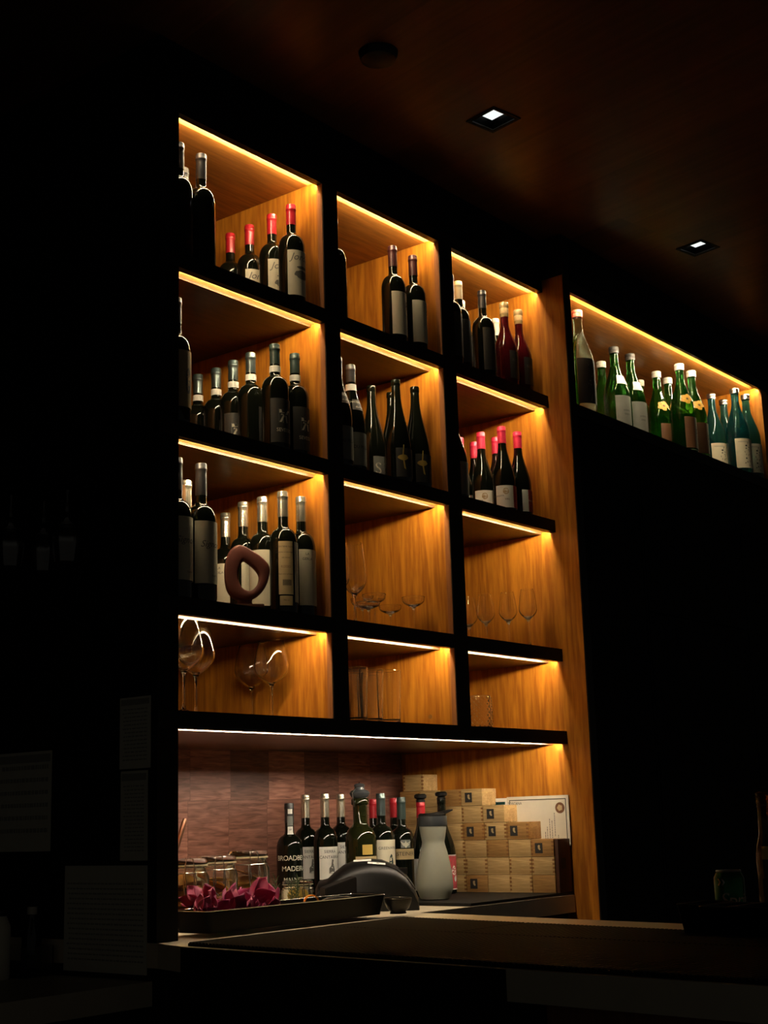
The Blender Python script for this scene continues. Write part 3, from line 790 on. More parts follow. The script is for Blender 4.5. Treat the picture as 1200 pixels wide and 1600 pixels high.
# middle column, third shelf: tall narrow glasses and small cordial glasses
for (x, y), lb in zip([(0.748, 0.060), (0.752, 0.165), (0.752, 0.275), (0.672, 0.060)], ['front tall glass', 'second tall glass, behind the front one', 'third tall glass, farthest back', 'tall glass cut by the divider']):
    single(stem_glass((x, y, Z2), 0.238, 0.036, 0.027, 0.034, 0.085, lb + ', third shelf, middle column', 'tall glasses', wide=0.30))
k = 0
cl = ['cordial glass %s, third shelf, middle column' % s for s in ('standing alone at the right', 'second from the right', 'just right of the tall glasses', 'behind its neighbour by the tall glasses', 'in front of the tall glasses', 'close to the divider at the front')]
for (x, y, h), lb in zip([(1.060, 0.085, 0.115), (1.040, 0.160, 0.095), (0.900, 0.110, 0.110), (0.935, 0.185, 0.110), (0.825, 0.072, 0.075), (0.700, 0.125, 0.09)], cl):
    single(stem_glass((x, y, Z2), h, 0.034, 0.036, 0.026, h * 0.72, 'small shallow ' + lb, 'small cordial glasses', name='cordial_glass', wide=0.72, t=0.0014, sr=0.0026))
for (x, y), lb in zip([(1.640, 0.285), (1.620, 0.200), (1.637, 0.120), (1.637, 0.040)], ['leftmost', 'second from the left', 'third from the left', 'rightmost']):
    single(stem_glass((x, y, Z2), 0.196, 0.031, 0.021, 0.030, 0.092, lb + ' of four tulip glasses, third shelf, right column', 'tulip glasses', name='tulip_glass', wide=0.34))
def tumbler(loc, H, r0, r1, lb, group):
    t = 0.0022
    pr = [(0, 0), (r0, 0), (r0 + 0.0006, 0.002), (r1, H - 0.001), (r1 - t / 2, H), (r1 - t, H - 0.001), (r0 - t, 0.012), (r0 - t - 0.004, 0.009), (0, 0.009)]
    o = link_mesh('tumbler', cmesh(('tb', H, r0), lambda: lathe(pr, 44)), None, 'clear glass')
    o.location = loc
    return tag(o, lb, 'glass', group)
tl = ['front right', 'front, second from the right', 'front, third from the right', 'front, cut by the divider', 'back right', 'back, second from the right', 'back, third from the right']
for (x, y), lb in zip([(0.890, 0.055), (0.812, 0.058), (0.737, 0.055), (0.667, 0.080), (0.905, 0.140), (0.828, 0.143), (0.750, 0.150)], tl):
    tumbler((x, y, Z3), 0.153, 0.030, 0.0355, lb + ' straight highball tumbler on the bottom shelf, middle column', 'highball tumblers')
# cut glass tumbler
def cut(r, z, a): return 0.0016 * (abs(math.sin(9 * a + z * 170)) + abs(math.sin(9 * a - z * 170))) if 0.006 < z < 0.106 and r > 0.04 else 0
n = 44
prf = [(0, 0), (0.042, 0)] + [(0.0435 + 0.004 * math.sin(min(1, k / n * 1.2) * PI / 2) - 0.0045 * k / n * (k / n), 0.002 + 0.108 * k / n) for k in range(n + 1)] + [(0.0405, 0.111), (0.0385, 0.110), (0.038, 0.012), (0.030, 0.010), (0, 0.010)]
o = link_mesh('cut_glass_tumbler', lathe(prf, 144, rmod=cut), None, 'clear glass'); o.location = (1.440, 0.125, Z3)
tag(o, 'wide tumbler cut all over in a small diamond pattern, bottom shelf, right column', 'glass')

# ================================================================= carved sculpture
def sculpt():
    t = empty('carved_sculpture', (0.285, 0.052, Z2), math.radians(-42), 'reddish carved wood sculpture with a leaf-shaped hole, in front of silver-capped bottles', 'sculpture')
    # photo outline in the facing plane (x right, z up), metres
    outer = [(-0.052, 0.085), (-0.050, 0.125), (-0.040, 0.152), (-0.022, 0.168), (-0.004, 0.168), (0.020, 0.155), (0.045, 0.138), (0.062, 0.118), (0.066, 0.100), (0.061, 0.075), (0.050, 0.052), (0.032, 0.034), (0.010, 0.024), (-0.012, 0.024), (-0.032, 0.032), (-0.046, 0.052)]
    def sm(P, n):
        out = []
        N = len(P)
        for i in range(N):
            p0, p1, p2, p3 = [Vector((*P[(i + k) % N], 0)) for k in (-1, 0, 1, 2)]
            for k in range(n):
                u = k / n
                out.append(0.5 * ((2 * p1) + (-p0 + p2) * u + (2 * p0 - 5 * p1 + 4 * p2 - p3) * u * u + (-p0 + 3 * p1 - 3 * p2 + p3) * u ** 3))
        return [(v.x, v.y) for v in out]
    O = sm(outer, 4)
    N = len(O)
    inner = [(-0.003, 0.128), (0.014, 0.118), (0.029, 0.103), (0.037, 0.087), (0.034, 0.068), (0.023, 0.053), (0.010, 0.048), (-0.005, 0.055), (-0.015, 0.072), (-0.017, 0.092), (-0.012, 0.112)]
    I0 = sm(inner, 8)
    ccx, ccz = 0.009, 0.088
    def ang(p): return math.atan2(p[1] - ccz, p[0] - ccx)
    def ray_i(a):
        best = min(I0, key=lambda p: abs(math.atan2(math.sin(ang(p) - a), math.cos(ang(p) - a))))
        return best
    I = [ray_i(ang(p)) for p in O]
    bm = bmesh.new()
    T = 0.020
    rings = []
    def ring(pts, y): rings.append([bm.verts.new((x, y, z)) for x, z in pts])
    def lerp(f): return [(o_[0] * (1 - f) + i_[0] * f, o_[1] * (1 - f) + i_[1] * f) for o_, i_ in zip(O, I)]
    ring(lerp(0.0), T * 0.55); ring(lerp(0.0), -T * 0.55); ring(lerp(0.05), -T * 0.9); ring(lerp(0.15), -T); ring(lerp(0.82), -T); ring(lerp(0.95), -T * 0.85); ring(lerp(1.0), -T * 0.5)
    ring(lerp(1.0), T * 0.5); ring(lerp(0.95), T * 0.85); ring(lerp(0.82), T); ring(lerp(0.15), T); ring(lerp(0.05), T * 0.9)
    M_ = len(rings)
    for k in range(M_):
        A, B = rings[k], rings[(k + 1) % M_]
        for i in range(N): bm.faces.new((A[i], A[(i + 1) % N], B[(i + 1) % N], B[i]))
    part('carved_ring', finish(bm, ang=50), 'carved red wood', t)
    bm = bmesh.new()
    lathe([(0, 0.0125), (0.022, 0.0125), (0.019, 0.020), (0.022, 0.034), (0, 0.034)], 24, bm=bm)
    for v in bm.verts: v.co.y *= 0.7
    part('neck', finish(bm), 'carved red wood', t)
    part('base', boxmesh(-0.055, 0.05, -0.022, 0.022, 0, 0.0127, bev=0.004), 'dark box wood', t)
sculpt()

# ================================================================= bottles on the back counter
def cb(x, y, on_mat=True): return (x, y, (ZM if on_mat else ZC) + 0.0003)
bottle(cb(1.01, 0.565, False), 'b', 0.318, 0.041, 'bottle glass', 'black foil', 0.060, name='wine_bottle',
       labels=[(0.080, 0.170, -118, 58, 'bottle glass', [('BROADBENT', 0.0215, 0, 0.150, 'cream ink', 0, 0.92), ('MADEIRA', 0.0215, 3, 0.118, 'cream ink', 0, 0.95), ('MALMSEY', 0.017, 2, 0.085, 'cream ink')]),
               (0.248, 0.278, -125, 38, 'grey label'), (0.222, 0.246, -125, 34, 'white label', [('VP', 0.008, 0, 0.236, 'ink')]), (0.285, 0.300, -125, 30, 'white label')],
       label='squat black dessert wine bottle with white stencil lettering, left of the silver-capped bottles', cat='bottle')
sl = [(0.080, 0.180, -118, 52, 'white label', [('SIERRA', 0.013, 0, 0.165, 'ink'), ('CANTABRIA', 0.013, 0, 0.148, 'ink')],
       [([(-0.010, -0.020), (0.008, -0.020), (0.010, -0.008), (0.004, 0.012), (0.006, 0.022), (0.000, 0.024), (-0.003, 0.004), (-0.010, -0.004)], 8, 0.118, 'grey ink')])]
for (x, y), lb in zip([(1.155, 0.625), (1.130, 0.520), (1.285, 0.585)], ['left and farthest of the three silver-capped bottles', 'middle silver-capped bottle with a white label bearing a small animal', 'right of the three silver-capped bottles, beside the flip-top decanter']):
    bottle(cb(x, y, x > 1.2), 'b', 0.345 if x < 1.2 else 0.335, 0.039, 'bottle glass', 'silver foil', 0.074, labels=sl, label=lb + ', back counter', group='silver-capped bottles on the back counter')
for (x, y), lb in zip([(1.475, 0.600), (1.462, 0.500)], ['red-capped bottle behind the feather-labelled bottle', 'red-capped bottle behind the bottle with the tan band label']):
    bottle(cb(x, y), 'b', 0.318, 0.038, 'bottle glass', 'red foil', 0.064, label=lb + ', back counter', group='red-capped bottles on the back counter')
feather = [(0.0, -0.036), (0.006, -0.026), (0.010, -0.008), (0.010, 0.014), (0.005, 0.034), (0.001, 0.037), (-0.004, 0.030), (-0.008, 0.010), (-0.007, -0.014), (-0.002, -0.030)]
bottle(cb(1.252, 0.388), 'b', 0.331, 0.041, 'bottle glass', 'grey green foil', 0.070, label='bottle with dark green capsule and cream label with a dark feather', labels=[(0.022, 0.186, -112, 52, 'cream label', [('GREENWING', 0.0125, 5, 0.160, 'ink'), ('CABERNET', 0.006, 5, 0.04, 'ink')], [(feather, 12, 0.105, 'dark teal ink')])])
bottle(cb(1.346, 0.379), 'b', 0.318, 0.038, 'bottle glass', 'dark green foil', 0.070, label='black bottle with small eagle emblem over tan band label, left of frosted carafe',
       labels=[(0.122, 0.155, -125, 52, 'tan label', [('STEINER', 0.017, 0, 0.139, 'ink')]),
               (0.158, 0.183, -125, 24, 'grey label', [], [([(-0.018, 0.008), (-0.004, 0.002), (0.0, 0.010), (0.004, 0.002), (0.018, 0.008), (0.010, -0.006), (0.004, -0.008), (0.0, -0.014), (-0.004, -0.008), (-0.010, -0.006)], 0, 0.171, 'cream ink')])])
def stopper(t, H):
    part('stopper', cmesh(('stp', H), lambda: lathe([(0.0155, H - 0.004), (0.0155, H + 0.004), (0.012, H + 0.006), (0.020, H + 0.010), (0.021, H + 0.018), (0.016, H + 0.023), (0, H + 0.023)], 28)), 'black plastic', t)
t, p = bottle(cb(1.452, 0.380), 's', 0.305, 0.041, 'bottle glass', 'red foil', 0.055, slopep=(0.42, 0.8), label='bottle with red neck foil and black stopper, behind the frosted carafe\'s left side', labels=[(0.02, 0.12, -130, 50, 'white label')])
stopper(t, 0.305)
t, p = bottle(cb(1.585, 0.392), 's', 0.312, 0.042, 'bottle glass', None, slopep=(0.42, 0.8), label='sloping bottle with black stopper and red label, behind the frosted carafe\'s right side', labels=[(0.016, 0.125, -100, 60, 'red label', [], [(blob(0.02, 0.03, 12, seed=6, amp=.5), 10, 0.075, 'white label'), (blob(0.014, 0.02, 12, seed=16, amp=.5), 20, 0.05, 'white label')]), (0.122, 0.127, -100, 60, 'white label'), (0.014, 0.018, -100, 60, 'white label')])
stopper(t, 0.312)
# flip-top decanter bottle
t = empty('decanter_bottle', cb(1.118, 0.365, False), 0, 'wide green-black flip-top bottle with a glass stopper, centre of the back counter', 'bottle')
pp = [(0, 0), (0.042, 0), (0.048, 0.006), (0.049, 0.02), (0.049, 0.19)]
for k in range(1, 9):
    a = k / 9 * PI / 2; pp.append((0.0235 + 0.0255 * math.cos(a), 0.19 + 0.050 * math.sin(a)))
pp += [(0.0225, 0.250), (0.0225, 0.305), (0.027, 0.308), (0.027, 0.322), (0.024, 0.326), (0, 0.326)]
part('glass_body', lathe(pp, 48), 'olive bottle glass', t)
part('stopper', lathe([(0.018, 0.3262), (0.028, 0.332), (0.032, 0.342), (0.026, 0.350), (0.017, 0.352), (0.015, 0.360), (0.018, 0.366), (0.012, 0.371), (0, 0.372)], 32), 'grey lid plastic', t)
part('label', patch(0.0495, 0.115, 0.15, -160 * DEG, -70 * DEG), 'tan label', t)
part('label', patch(0.0495, 0.155, 0.185, -135 * DEG, -95 * DEG), 'gold print', t)
bm = bmesh.new(); tube(bm, [(0.0275, 0, 0.30), (0.033, 0, 0.325), (0.034, 0, 0.345), (0.024, 0, 0.3535), (0.018, 0, 0.356), (0, 0, 0.3745), (-0.018, 0, 0.356), (-0.024, 0, 0.3535), (-0.034, 0, 0.345), (-0.033, 0, 0.325), (-0.0275, 0, 0.30)], 0.0016, 8)
part('wire_bail', finish(bm), 'steel', t)

# frosted carafe
t = empty('frosted_carafe', cb(1.316, 0.232), math.radians(-50), 'frosted glass water carafe with narrow waist and dark pouring lid, front of the back counter', 'carafe')
HJ = 0.252
cp = [(0, 0), (0.040, 0), (0.046, 0.003), (0.052, 0.018), (0.0575, 0.032), (0.0580, 0.045), (0.056, 0.080), (0.050, 0.115), (0.043, 0.145), (0.0365, 0.168), (0.0355, 0.176), (0.0370, 0.184), (0.041, 0.205), (0.0435, 0.225), (0.0445, HJ)]
part('glass_body', lathe(cp + [(0.0425, HJ), (0.0415, 0.225), (0.039, 0.205), (0.035, 0.184), (0.0335, 0.176), (0.0345, 0.168), (0.048, 0.115), (0.054, 0.08), (0.056, 0.045), (0.050, 0.020), (0.042, 0.012), (0, 0.011)], 48), 'frosted glass', t)
part('collar', lathe([(0.0446, HJ - 0.028), (0.0462, HJ - 0.026), (0.0462, HJ + 0.002), (0.044, HJ + 0.003), (0, HJ + 0.003)], 48), 'grey lid plastic', t)
bm = bmesh.new()
lathe([(0, 0.0), (0.046, 0.0), (0.046, 0.004), (0.040, 0.009), (0, 0.010)], 40, bm=bm)
for v in bm.verts:
    if v.co.x > 0.028: v.co.x += (v.co.x - 0.028) * 1.1; v.co.z += (v.co.x - 0.028) * 0.42; v.co.y *= 0.55
lidm = finish(bm)
part('pouring_lid', lidm, 'black plastic', t, loc=(0, 0, HJ + 0.003))

# ---- wooden boxes in stair steps against the right panel
BW, BH_, BX = 0.0885, 0.0572, 1.685
rows_end = [0.018, 0.018, 0.018, 0.112, 0.204, 0.292, 0.541]
logo = {(0, 3), (2, 0), (3, 0), (3, 1), (3, 2), (4, 1 - 1), (5, 0)}
rnames = ('bottom', 'second', 'third', 'fourth', 'fifth', 'sixth', 'top')
cnames = ('first', 'second', 'third', 'fourth', 'fifth', 'sixth', 'seventh', 'eighth')
rb = random.Random(12)
bmb = {}
def boxm(m):
    bm = bmesh.new(); box(bm, 0, BW - 0.003, 0, BW - 0.0018, 0, BH_ - 0.0012, bev=0.0012); me = finish(bm); return me
for r, ye in enumerate(rows_end):
    nb = int((0.668 - ye) / BW + 0.25)
    nb = max(nb, 1)
    for c in range(nb):
        m = 'pale box wood' if rb.random() < 0.42 else 'tan box wood'
        if (r, c) in ((3, 0),): m = 'tan box wood'
        if r >= 4 and c == 0: m = 'pale box wood'
        y0 = ye + c * BW
        if y0 + BW > 0.685: break
        o = empty('wooden_box', (BX + rb.uniform(-0.002, 0.001), y0 + 0.0009, ZM + 0.0003 + r * BH_), 0,
                  '%s wooden box, %s from the right in the %s row of the stepped stack' % ('pale' if m.startswith('pale') else 'tan', cnames[c], rnames[r]), 'box', 'small wooden boxes stacked against the side panel')
        part('body', cmesh(('bx', m), lambda: boxm(m)), m, o)
        # finger joints at the box corners
        if rb.random() < 0.6 or r == 3:
            for sd, (ya_, yb_) in enumerate(((-0.0003, 0.0075), (BW - 0.0095, BW - 0.0015))):
                def fj():
                    bm = bmesh.new()
                    for k in range(4): box(bm, -0.0003, 0.004, ya_, yb_, 0.006 + k * 0.0125, 0.0125 + k * 0.0125)
                    return finish(bm, smooth=False)
                part('finger_joint', cmesh(('fj', sd), fj), 'screw', o)
        if (r, c) in logo:
            lo = part('stamp', cmesh('stamp', lambda: boxmesh(-0.0006, 0.0, 0.042, 0.071, 0.011, 0.044)), 'ink', o, 'black square stamp with a pale standing figure')
            def fig():
                bm = bmesh.new()
                pts = [(0.049, 0.022), (0.054, 0.021), (0.059, 0.026), (0.060, 0.035), (0.055, 0.038), (0.051, 0.036), (0.052, 0.030)]
                f = [bm.verts.new((-0.0009, y, z)) for y, z in pts]; bm.faces.new(f)
                return finish(bm, smooth=False)
            part('figure', cmesh('fig', fig), 'tan label', lo)
# the dark end board seen beside the lowest three rows
o = empty('dark_wooden_case', (BX + 0.002, 0.0045, ZM + 0.0003), 0, 'dark brown wooden case standing at the near end of the stacked boxes', 'case')
part('body', boxmesh(0.002, 0.080, 0, 0.0125, 0, BH_ * 3 - 0.002, bev=0.0015), 'dark box wood', o)
part('stamp', boxmesh(0.02, 0.045, -0.0006, 0.0, 0.075, 0.11), 'ink', o)
# certificate and small card leaning on the side panel
o = empty('certificate', (1.7625, 0.122, ZM + 0.148), 0, 'cream printed certificate with round seal, leaning on the side panel behind the boxes', 'certificate')
part('paper', boxmesh(0, 0.003, -0.122, 0.122, 0.0, 0.163), 'paper', o)
bm = bmesh.new()
for a in ((-0.112, 0.112, 0.150, 0.1525), (-0.112, -0.1095, 0.0, 0.150), (0.1095, 0.112, 0.0, 0.150)):
    box(bm, -0.0006, 0.0, a[0], a[1], a[2], a[3])
part('printed_border', finish(bm, smooth=False), 'ink', o)
bm = bmesh.new()
bmesh.ops.create_cone(bm, cap_ends=True, segments=28, radius1=0.018, radius2=0.018, depth=0.001, matrix=Matrix.Translation((-0.0005, -0.088, 0.122)) @ Matrix.Rotation(PI / 2, 4, 'Y'))
s = part('seal', finish(bm), 'brown label', o)
bm = bmesh.new()
bmesh.ops.create_cone(bm, cap_ends=True, segments=5, radius1=0.011, radius2=0.011, depth=0.001, matrix=Matrix.Translation((-0.0012, -0.088, 0.122)) @ Matrix.Rotation(PI / 2, 4, 'Y'))
part('seal_emblem', finish(bm, smooth=False), 'tan label', s)
bm = bmesh.new()
for k, (y, z0, z1) in enumerate(((-0.066, 0.03, 0.10), (-0.055, 0.0, 0.075), (-0.046, 0.0, 0.085), (-0.036, 0.0, 0.06), (-0.078, 0.0, 0.03), (-0.028, 0.0, 0.04))):
    zz = z0
    R_ = random.Random(k)
    while zz < z1:
        l = 0.003 + 0.006 * R_.random(); box(bm, -0.0006, 0.0, y, y + 0.0022, zz, zz + l); zz += l + 0.0016
part('printed_lines', finish(bm, smooth=False), 'grey ink', o)
me = text_mesh('TOSCANA', 0.012)
me.transform(Matrix(((0, 0, -1, -0.0008), (-1, 0, 0, 0.09), (0, 1, 0, 0.140), (0, 0, 0, 1))))
part('lettering', me, 'ink', o)
o = empty('small_card', (1.766, 0.262, ZM + 0.148), 0, 'small white card with blue picture between the boxes and the certificate', 'card')
part('paper', boxmesh(0, 0.002, -0.018, 0.045, 0.0, 0.160), 'white label', o)
part('picture', boxmesh(-0.0006, 0, -0.008, 0.035, 0.12, 0.148), 'teal glass', o)

# ================================================================= receipt printer
t = empty('receipt_printer', (0.985, 0.235, ZC + 0.0003), YAW - PI / 2, 'black receipt printer with a rounded hood and two white stickers, middle of the back counter', 'printer')
prof = [(-0.150, 0.0), (-0.150, 0.070), (-0.143, 0.086), (-0.118, 0.092), (-0.095, 0.112), (-0.070, 0.130), (-0.035, 0.143), (0.005, 0.147), (0.045, 0.142), (0.085, 0.125), (0.115, 0.100), (0.138, 0.066), (0.150, 0.030), (0.152, 0.0)]
bm = bmesh.new()
rg = []
for y, s in ((-0.085, 0.72), (-0.078, 0.84), (-0.060, 0.93), (-0.030, 0.985), (0.0, 1.0), (0.05, 1.0), (0.085, 0.9)):
    rg.append([bm.verts.new((x * (0.985 if s < 0.9 else 1), y, z * (s if z > 0.01 else 1))) for x, z in prof])
nP = len(prof)
for A, B in zip(rg, rg[1:]):
    for i in range(nP): bm.faces.new((A[i], B[i], B[(i + 1) % nP], A[(i + 1) % nP]))
bm.faces.new(rg[0]); bm.faces.new(rg[-1][::-1])
part('housing', finish(bm, ang=45), 'black plastic', t)
part('hood_panel', (lambda: (lambda bm: (tube(bm, [(0.03, -0.0600, 0.1345), (0.06, -0.0600, 0.127), (0.09, -0.0600, 0.1135), (0.12, -0.0600, 0.087), (0.14, -0.0600, 0.057)], 0.0022, 8), finish(bm))[1])(bmesh.new()))(), 'black lacquer', t)
for (a, zz, tl_, y) in ((-0.012, 0.1430, -0.03, -0.038), (0.030, 0.1345, 0.10, -0.0605)):
    o = part('sticker', boxmesh(-0.026, 0.026, -0.008, 0.008, 0, 0.0008), 'white label', t, 'white sticker'); o.location = (a, y, zz); o.rotation_euler = (0.27, tl_, 0)
part('paper_slot', boxmesh(0.03, 0.12, -0.02, 0.0, 0.1, 0.118), 'black lacquer', t)

# black napkin holder left of the printer
t = empty('napkin_holder', (0.770, 0.165, ZC + 0.0003), math.radians(-38), 'black angular napkin box in front of the receipt printer', 'napkin box')
bm = bmesh.new()
vs = box(bm, -0.045, 0.045, -0.04, 0.04, 0, 0.105)
for v in vs:
    if v.co.z > 0.05 and v.co.x < 0: v.co.z -= 0.028
bmesh.ops.bevel(bm, geom=bm.edges[:], offset=0.002, segments=2, affect='EDGES')
part('body', finish(bm), 'black lacquer', t)
part('opening', boxmesh(-0.035, 0.035, -0.0415, -0.0405, 0.02, 0.06), 'dark steel', t)

# ================================================================= clamp jars with dried fruit
def disc(bm, c, r, th, rot, hole=0.0, seg=16, wav=0.0, rr=None):
    Mx = Matrix.Translation(c) @ rot
    rr = rr or random
    top_, bot = [], []
    ph = rr.random() * 6
    for k in range(seg):
        a = 2 * PI * k / seg
        wz = wav * math.sin(2 * a + ph)
        top_.append(bm.verts.new(Mx @ Vector((r * math.cos(a), r * math.sin(a), th / 2 + wz)))); bot.append(bm.verts.new(Mx @ Vector((r * math.cos(a), r * math.sin(a), -th / 2 + wz))))
    bm.faces.new(top_); bm.faces.new(bot[::-1])
    for k in range(seg): bm.faces.new((bot[k], bot[(k + 1) % seg], top_[(k + 1) % seg], top_[k]))
def jar(x, y, R, H, rz, lb, n, matf, seed, jn):
    t = empty('clamp_jar', (x, y, ZC + 0.0003), rz, lb, 'jar', 'clamp jars of dried fruit')
    w_ = 0.0025
    pr = [(0, 0), (R * 0.9, 0), (R, 0.006), (R, H * 0.74), (R * 0.86, H * 0.82), (R * 0.84, H * 0.86), (R * 0.90, H * 0.875), (R * 0.90, H * 0.89), (R * 0.80, H * 0.89), (R * 0.80, H * 0.84), (R - w_ - 0.002, H * 0.72), (R - w_, 0.012), (R * 0.86, 0.007), (0, 0.007)]
    part('glass_body', lathe(pr, 40), 'jar glass', t)
    part('lid', lathe([(0, H * 0.905), (R * 0.86, H * 0.905), (R * 0.93, H * 0.92), (R * 0.93, H * 0.96), (R * 0.86, H * 0.99), (R * 0.5, H), (0, H)], 40), 'jar glass', t)
    part('rubber_seal', lathe([(R * 0.82, H * 0.8905), (R * 0.94, H * 0.8905), (R * 0.94, H * 0.9045), (R * 0.82, H * 0.9045)], 40, closed=True), 'orange peel' if False else 'cream foil', t)
    bm = bmesh.new()
    wr = 0.0014
    ring = [(R * 0.91 * math.cos(a * PI / 12), R * 0.91 * math.sin(a * PI / 12), H * 0.80) for a in range(25)]
    tube(bm, ring, wr, 6, caps=False)
    for s in (-1, 1):
        tube(bm, [(s * R * 0.25, -R * 0.93, H * 0.80), (s * R * 0.28, -R * 1.06, H * 0.66), (s * R * 0.22, -R * 1.10, H * 0.50), (s * R * 0.05, -R * 1.08, H * 0.44)], wr, 6)
        tube(bm, [(s * R * 0.18, -R * 1.10, H * 0.60), (s * R * 0.2, -R * 1.02, H * 0.88), (s * R * 0.14, -R * 0.96, H * 0.99), (s * R * 0.1, -R * 0.4, H * 1.005)], wr, 6)
    part('wire_clamp', finish(bm), 'steel', t)
    R_ = random.Random(seed)
    for k in range(n):
        bm = bmesh.new()
        rot = Matrix.Rotation(R_.uniform(-0.5, 0.5), 4, 'X') @ Matrix.Rotation(R_.uniform(-0.4, 0.4), 4, 'Y')
        z = 0.016 + (H * 0.62) * k / n
        rd = R * R_.uniform(0.62, 0.72)
        disc(bm, (R_.uniform(-.12, .12) * R, R_.uniform(-.12, .12) * R, z), rd, 0.0035, rot, wav=0.003, rr=R_)
        o = tag(link_mesh('dried_fruit_slice', finish(bm), None, matf[k % len(matf)]), 'dried fruit slice, %s from the bottom in the %s' % (('lowest', 'second', 'third', 'fourth', 'fifth', 'sixth', 'seventh', 'eighth', 'ninth')[k], jn), 'dried fruit', 'dried fruit slices in the clamp jars')
        o.location = (x, y, ZC + 0.0006); o.rotation_euler = (0, 0, rz)
jar(0.232, 0.215, 0.058, 0.178, -0.62, 'glass clamp jar of dark dried fruit slices, leftmost of the three tall jars', 9, ['dried orange', 'dried peel'], 1, 'leftmost tall jar')
jar(0.372, 0.250, 0.058, 0.180, -0.62, 'glass clamp jar of dried orange slices, middle of the three tall jars', 9, ['dried orange', 'orange peel', 'dried orange'], 2, 'middle tall jar')
jar(0.545, 0.300, 0.060, 0.188, -0.50, 'glass clamp jar of pale dried slices, rightmost and tallest of the three tall jars', 9, ['lemon', 'dried orange', 'dried peel'], 3, 'rightmost tall jar')
jar(0.600, 0.165, 0.045, 0.105, -0.30, 'small low clamp jar half filled with yellow slices, right of the rosemary', 4, ['lemon'], 4, 'small low jar')

# ================================================================= garnish tray
tx0, tx1, ty0, ty1, tzb, tzt = 0.070, 0.748, -0.026, 0.100, ZC + 0.0095, ZC + 0.061
t = empty('garnish_tray', (0.4, 0.04, tzb), 0, 'long black metal garnish tray with a bright rim, across the left of the bar', 'tray')
bm = bmesh.new()
def rr_(x0, x1, y0, y1, z, r=0.015):
    pts = []
    for cx_, cy_, a0 in ((x1 - r, y1 - r, 0), (x0 + r, y1 - r, 90), (x0 + r, y0 + r, 180), (x1 - r, y0 + r, 270)):
        for k in range(5):
            a = (a0 + k * 22.5) * DEG; pts.append((cx_ + r * math.cos(a), cy_ + r * math.sin(a), z))
    return pts
lv = [rr_(tx0 + .012, tx1 - .012, ty0 + .008, ty1 - .008, 0), rr_(tx0, tx1, ty0, ty1, tzt - tzb), rr_(tx0 + .002, tx1 - .002, ty0 + .002, ty1 - .002, tzt - tzb), rr_(tx0 + .014, tx1 - .014, ty0 + .010, ty1 - .010, 0.002)]
rg = [[bm.verts.new((p[0] - 0.4, p[1] - 0.04, p[2])) for p in l] for l in lv]
for A, B in zip(rg, rg[1:]):
    for i in range(20): bm.faces.new((A[i], A[(i + 1) % 20], B[(i + 1) % 20], B[i]))
bm.faces.new(rg[0][::-1]); bm.faces.new(rg[-1])
part('pan', finish(bm), 'dark steel', t)
bm = bmesh.new()
rim = [(p[0] - 0.4, p[1] - 0.04, tzt - tzb) for p in rr_(tx0, tx1, ty0, ty1, 0)]
tube(bm, rim + rim[:1], 0.0013, 6, caps=False)
part('rim', finish(bm), 'steel', t)
zin = tzb + 0.004
# orchid blossoms
def blossom(loc, s, rot, lb, seed):
    R_ = random.Random(seed)
    t = empty('orchid_blossom', loc, 0, lb, 'flower', 'purple orchid blossoms')
    t.rotation_euler = rot
    for k in range(5):
        bm = bmesh.new()
        L_, W_ = (0.034 * s, 0.013 * s) if k in (0, 2, 3) else (0.032 * s, 0.019 * s)
        rows = []
        for i in range(8):
            u = i / 7
            wdt = W_ * math.sin(PI * min(1, u * 0.93 + 0.07)) ** 0.7 + 0.001
            row = []
            for j in range(5):
                v = (j - 2) / 2
                row.append(bm.verts.new((u * L_, v * wdt, 0.010 * s * u * u * 1.4 + 0.006 * s * (1 - v * v) * u + 0.002 * s * math.sin(5 * u + k))))
            rows.append(row)
        for A, B in zip(rows, rows[1:]):
            for j in range(4): bm.faces.new((A[j], A[j + 1], B[j + 1], B[j]))
        me = finish(bm)
        o = part('petal', me, 'orchid' if (k + seed) % 3 else 'orchid pale', t)
        o.rotation_euler = (R_.uniform(-.2, .2), -R_.uniform(0.25, 0.7), (90 + k * 72) * DEG)
        md = o.modifiers.new('s', 'SOLIDIFY'); md.thickness = 0.0007
    bm = bmesh.new(); bmesh.ops.create_icosphere(bm, subdivisions=2, radius=0.005 * s); bmesh.ops.scale(bm, vec=(1, .8, 1.6), verts=bm.verts)
    part('lip', finish(bm), 'orchid pale', t, loc=(0, 0, 0.007 * s))
bpos = [(0.105, 0.035, .050, 1.2), (0.150, 0.005, .040, 1.3), (0.160, 0.055, .065, 1.5), (0.200, 0.020, .052, 1.4), (0.235, 0.050, .060, 1.4), (0.262, 0.010, .045, 1.3), (0.300, 0.045, .068, 1.7), (0.338, 0.020, .050, 1.5), (0.125, 0.062, .075, 1.2), (0.275, 0.070, .060, 1.1)]
bn = ['at the left end of the tray', 'near the front left of the tray', 'second large one from the left', 'in the middle front of the pile', 'in the middle of the pile', 'at the front, right of the middle', 'the largest and highest, at the right of the pile', 'at the right end of the pile with a pale petal', 'at the back left of the pile', 'at the back of the pile beside the lime']
R_ = random.Random(4)
for k, ((x, y, z, s), nm) in enumerate(zip(bpos, bn)):
    blossom((x, max(y, 0.026), ZC + z + 0.006), s, (R_.uniform(0.2, 1.0), R_.uniform(-0.7, 0.2), R_.uniform(0, 6.2)), 'purple orchid blossom ' + nm, k)
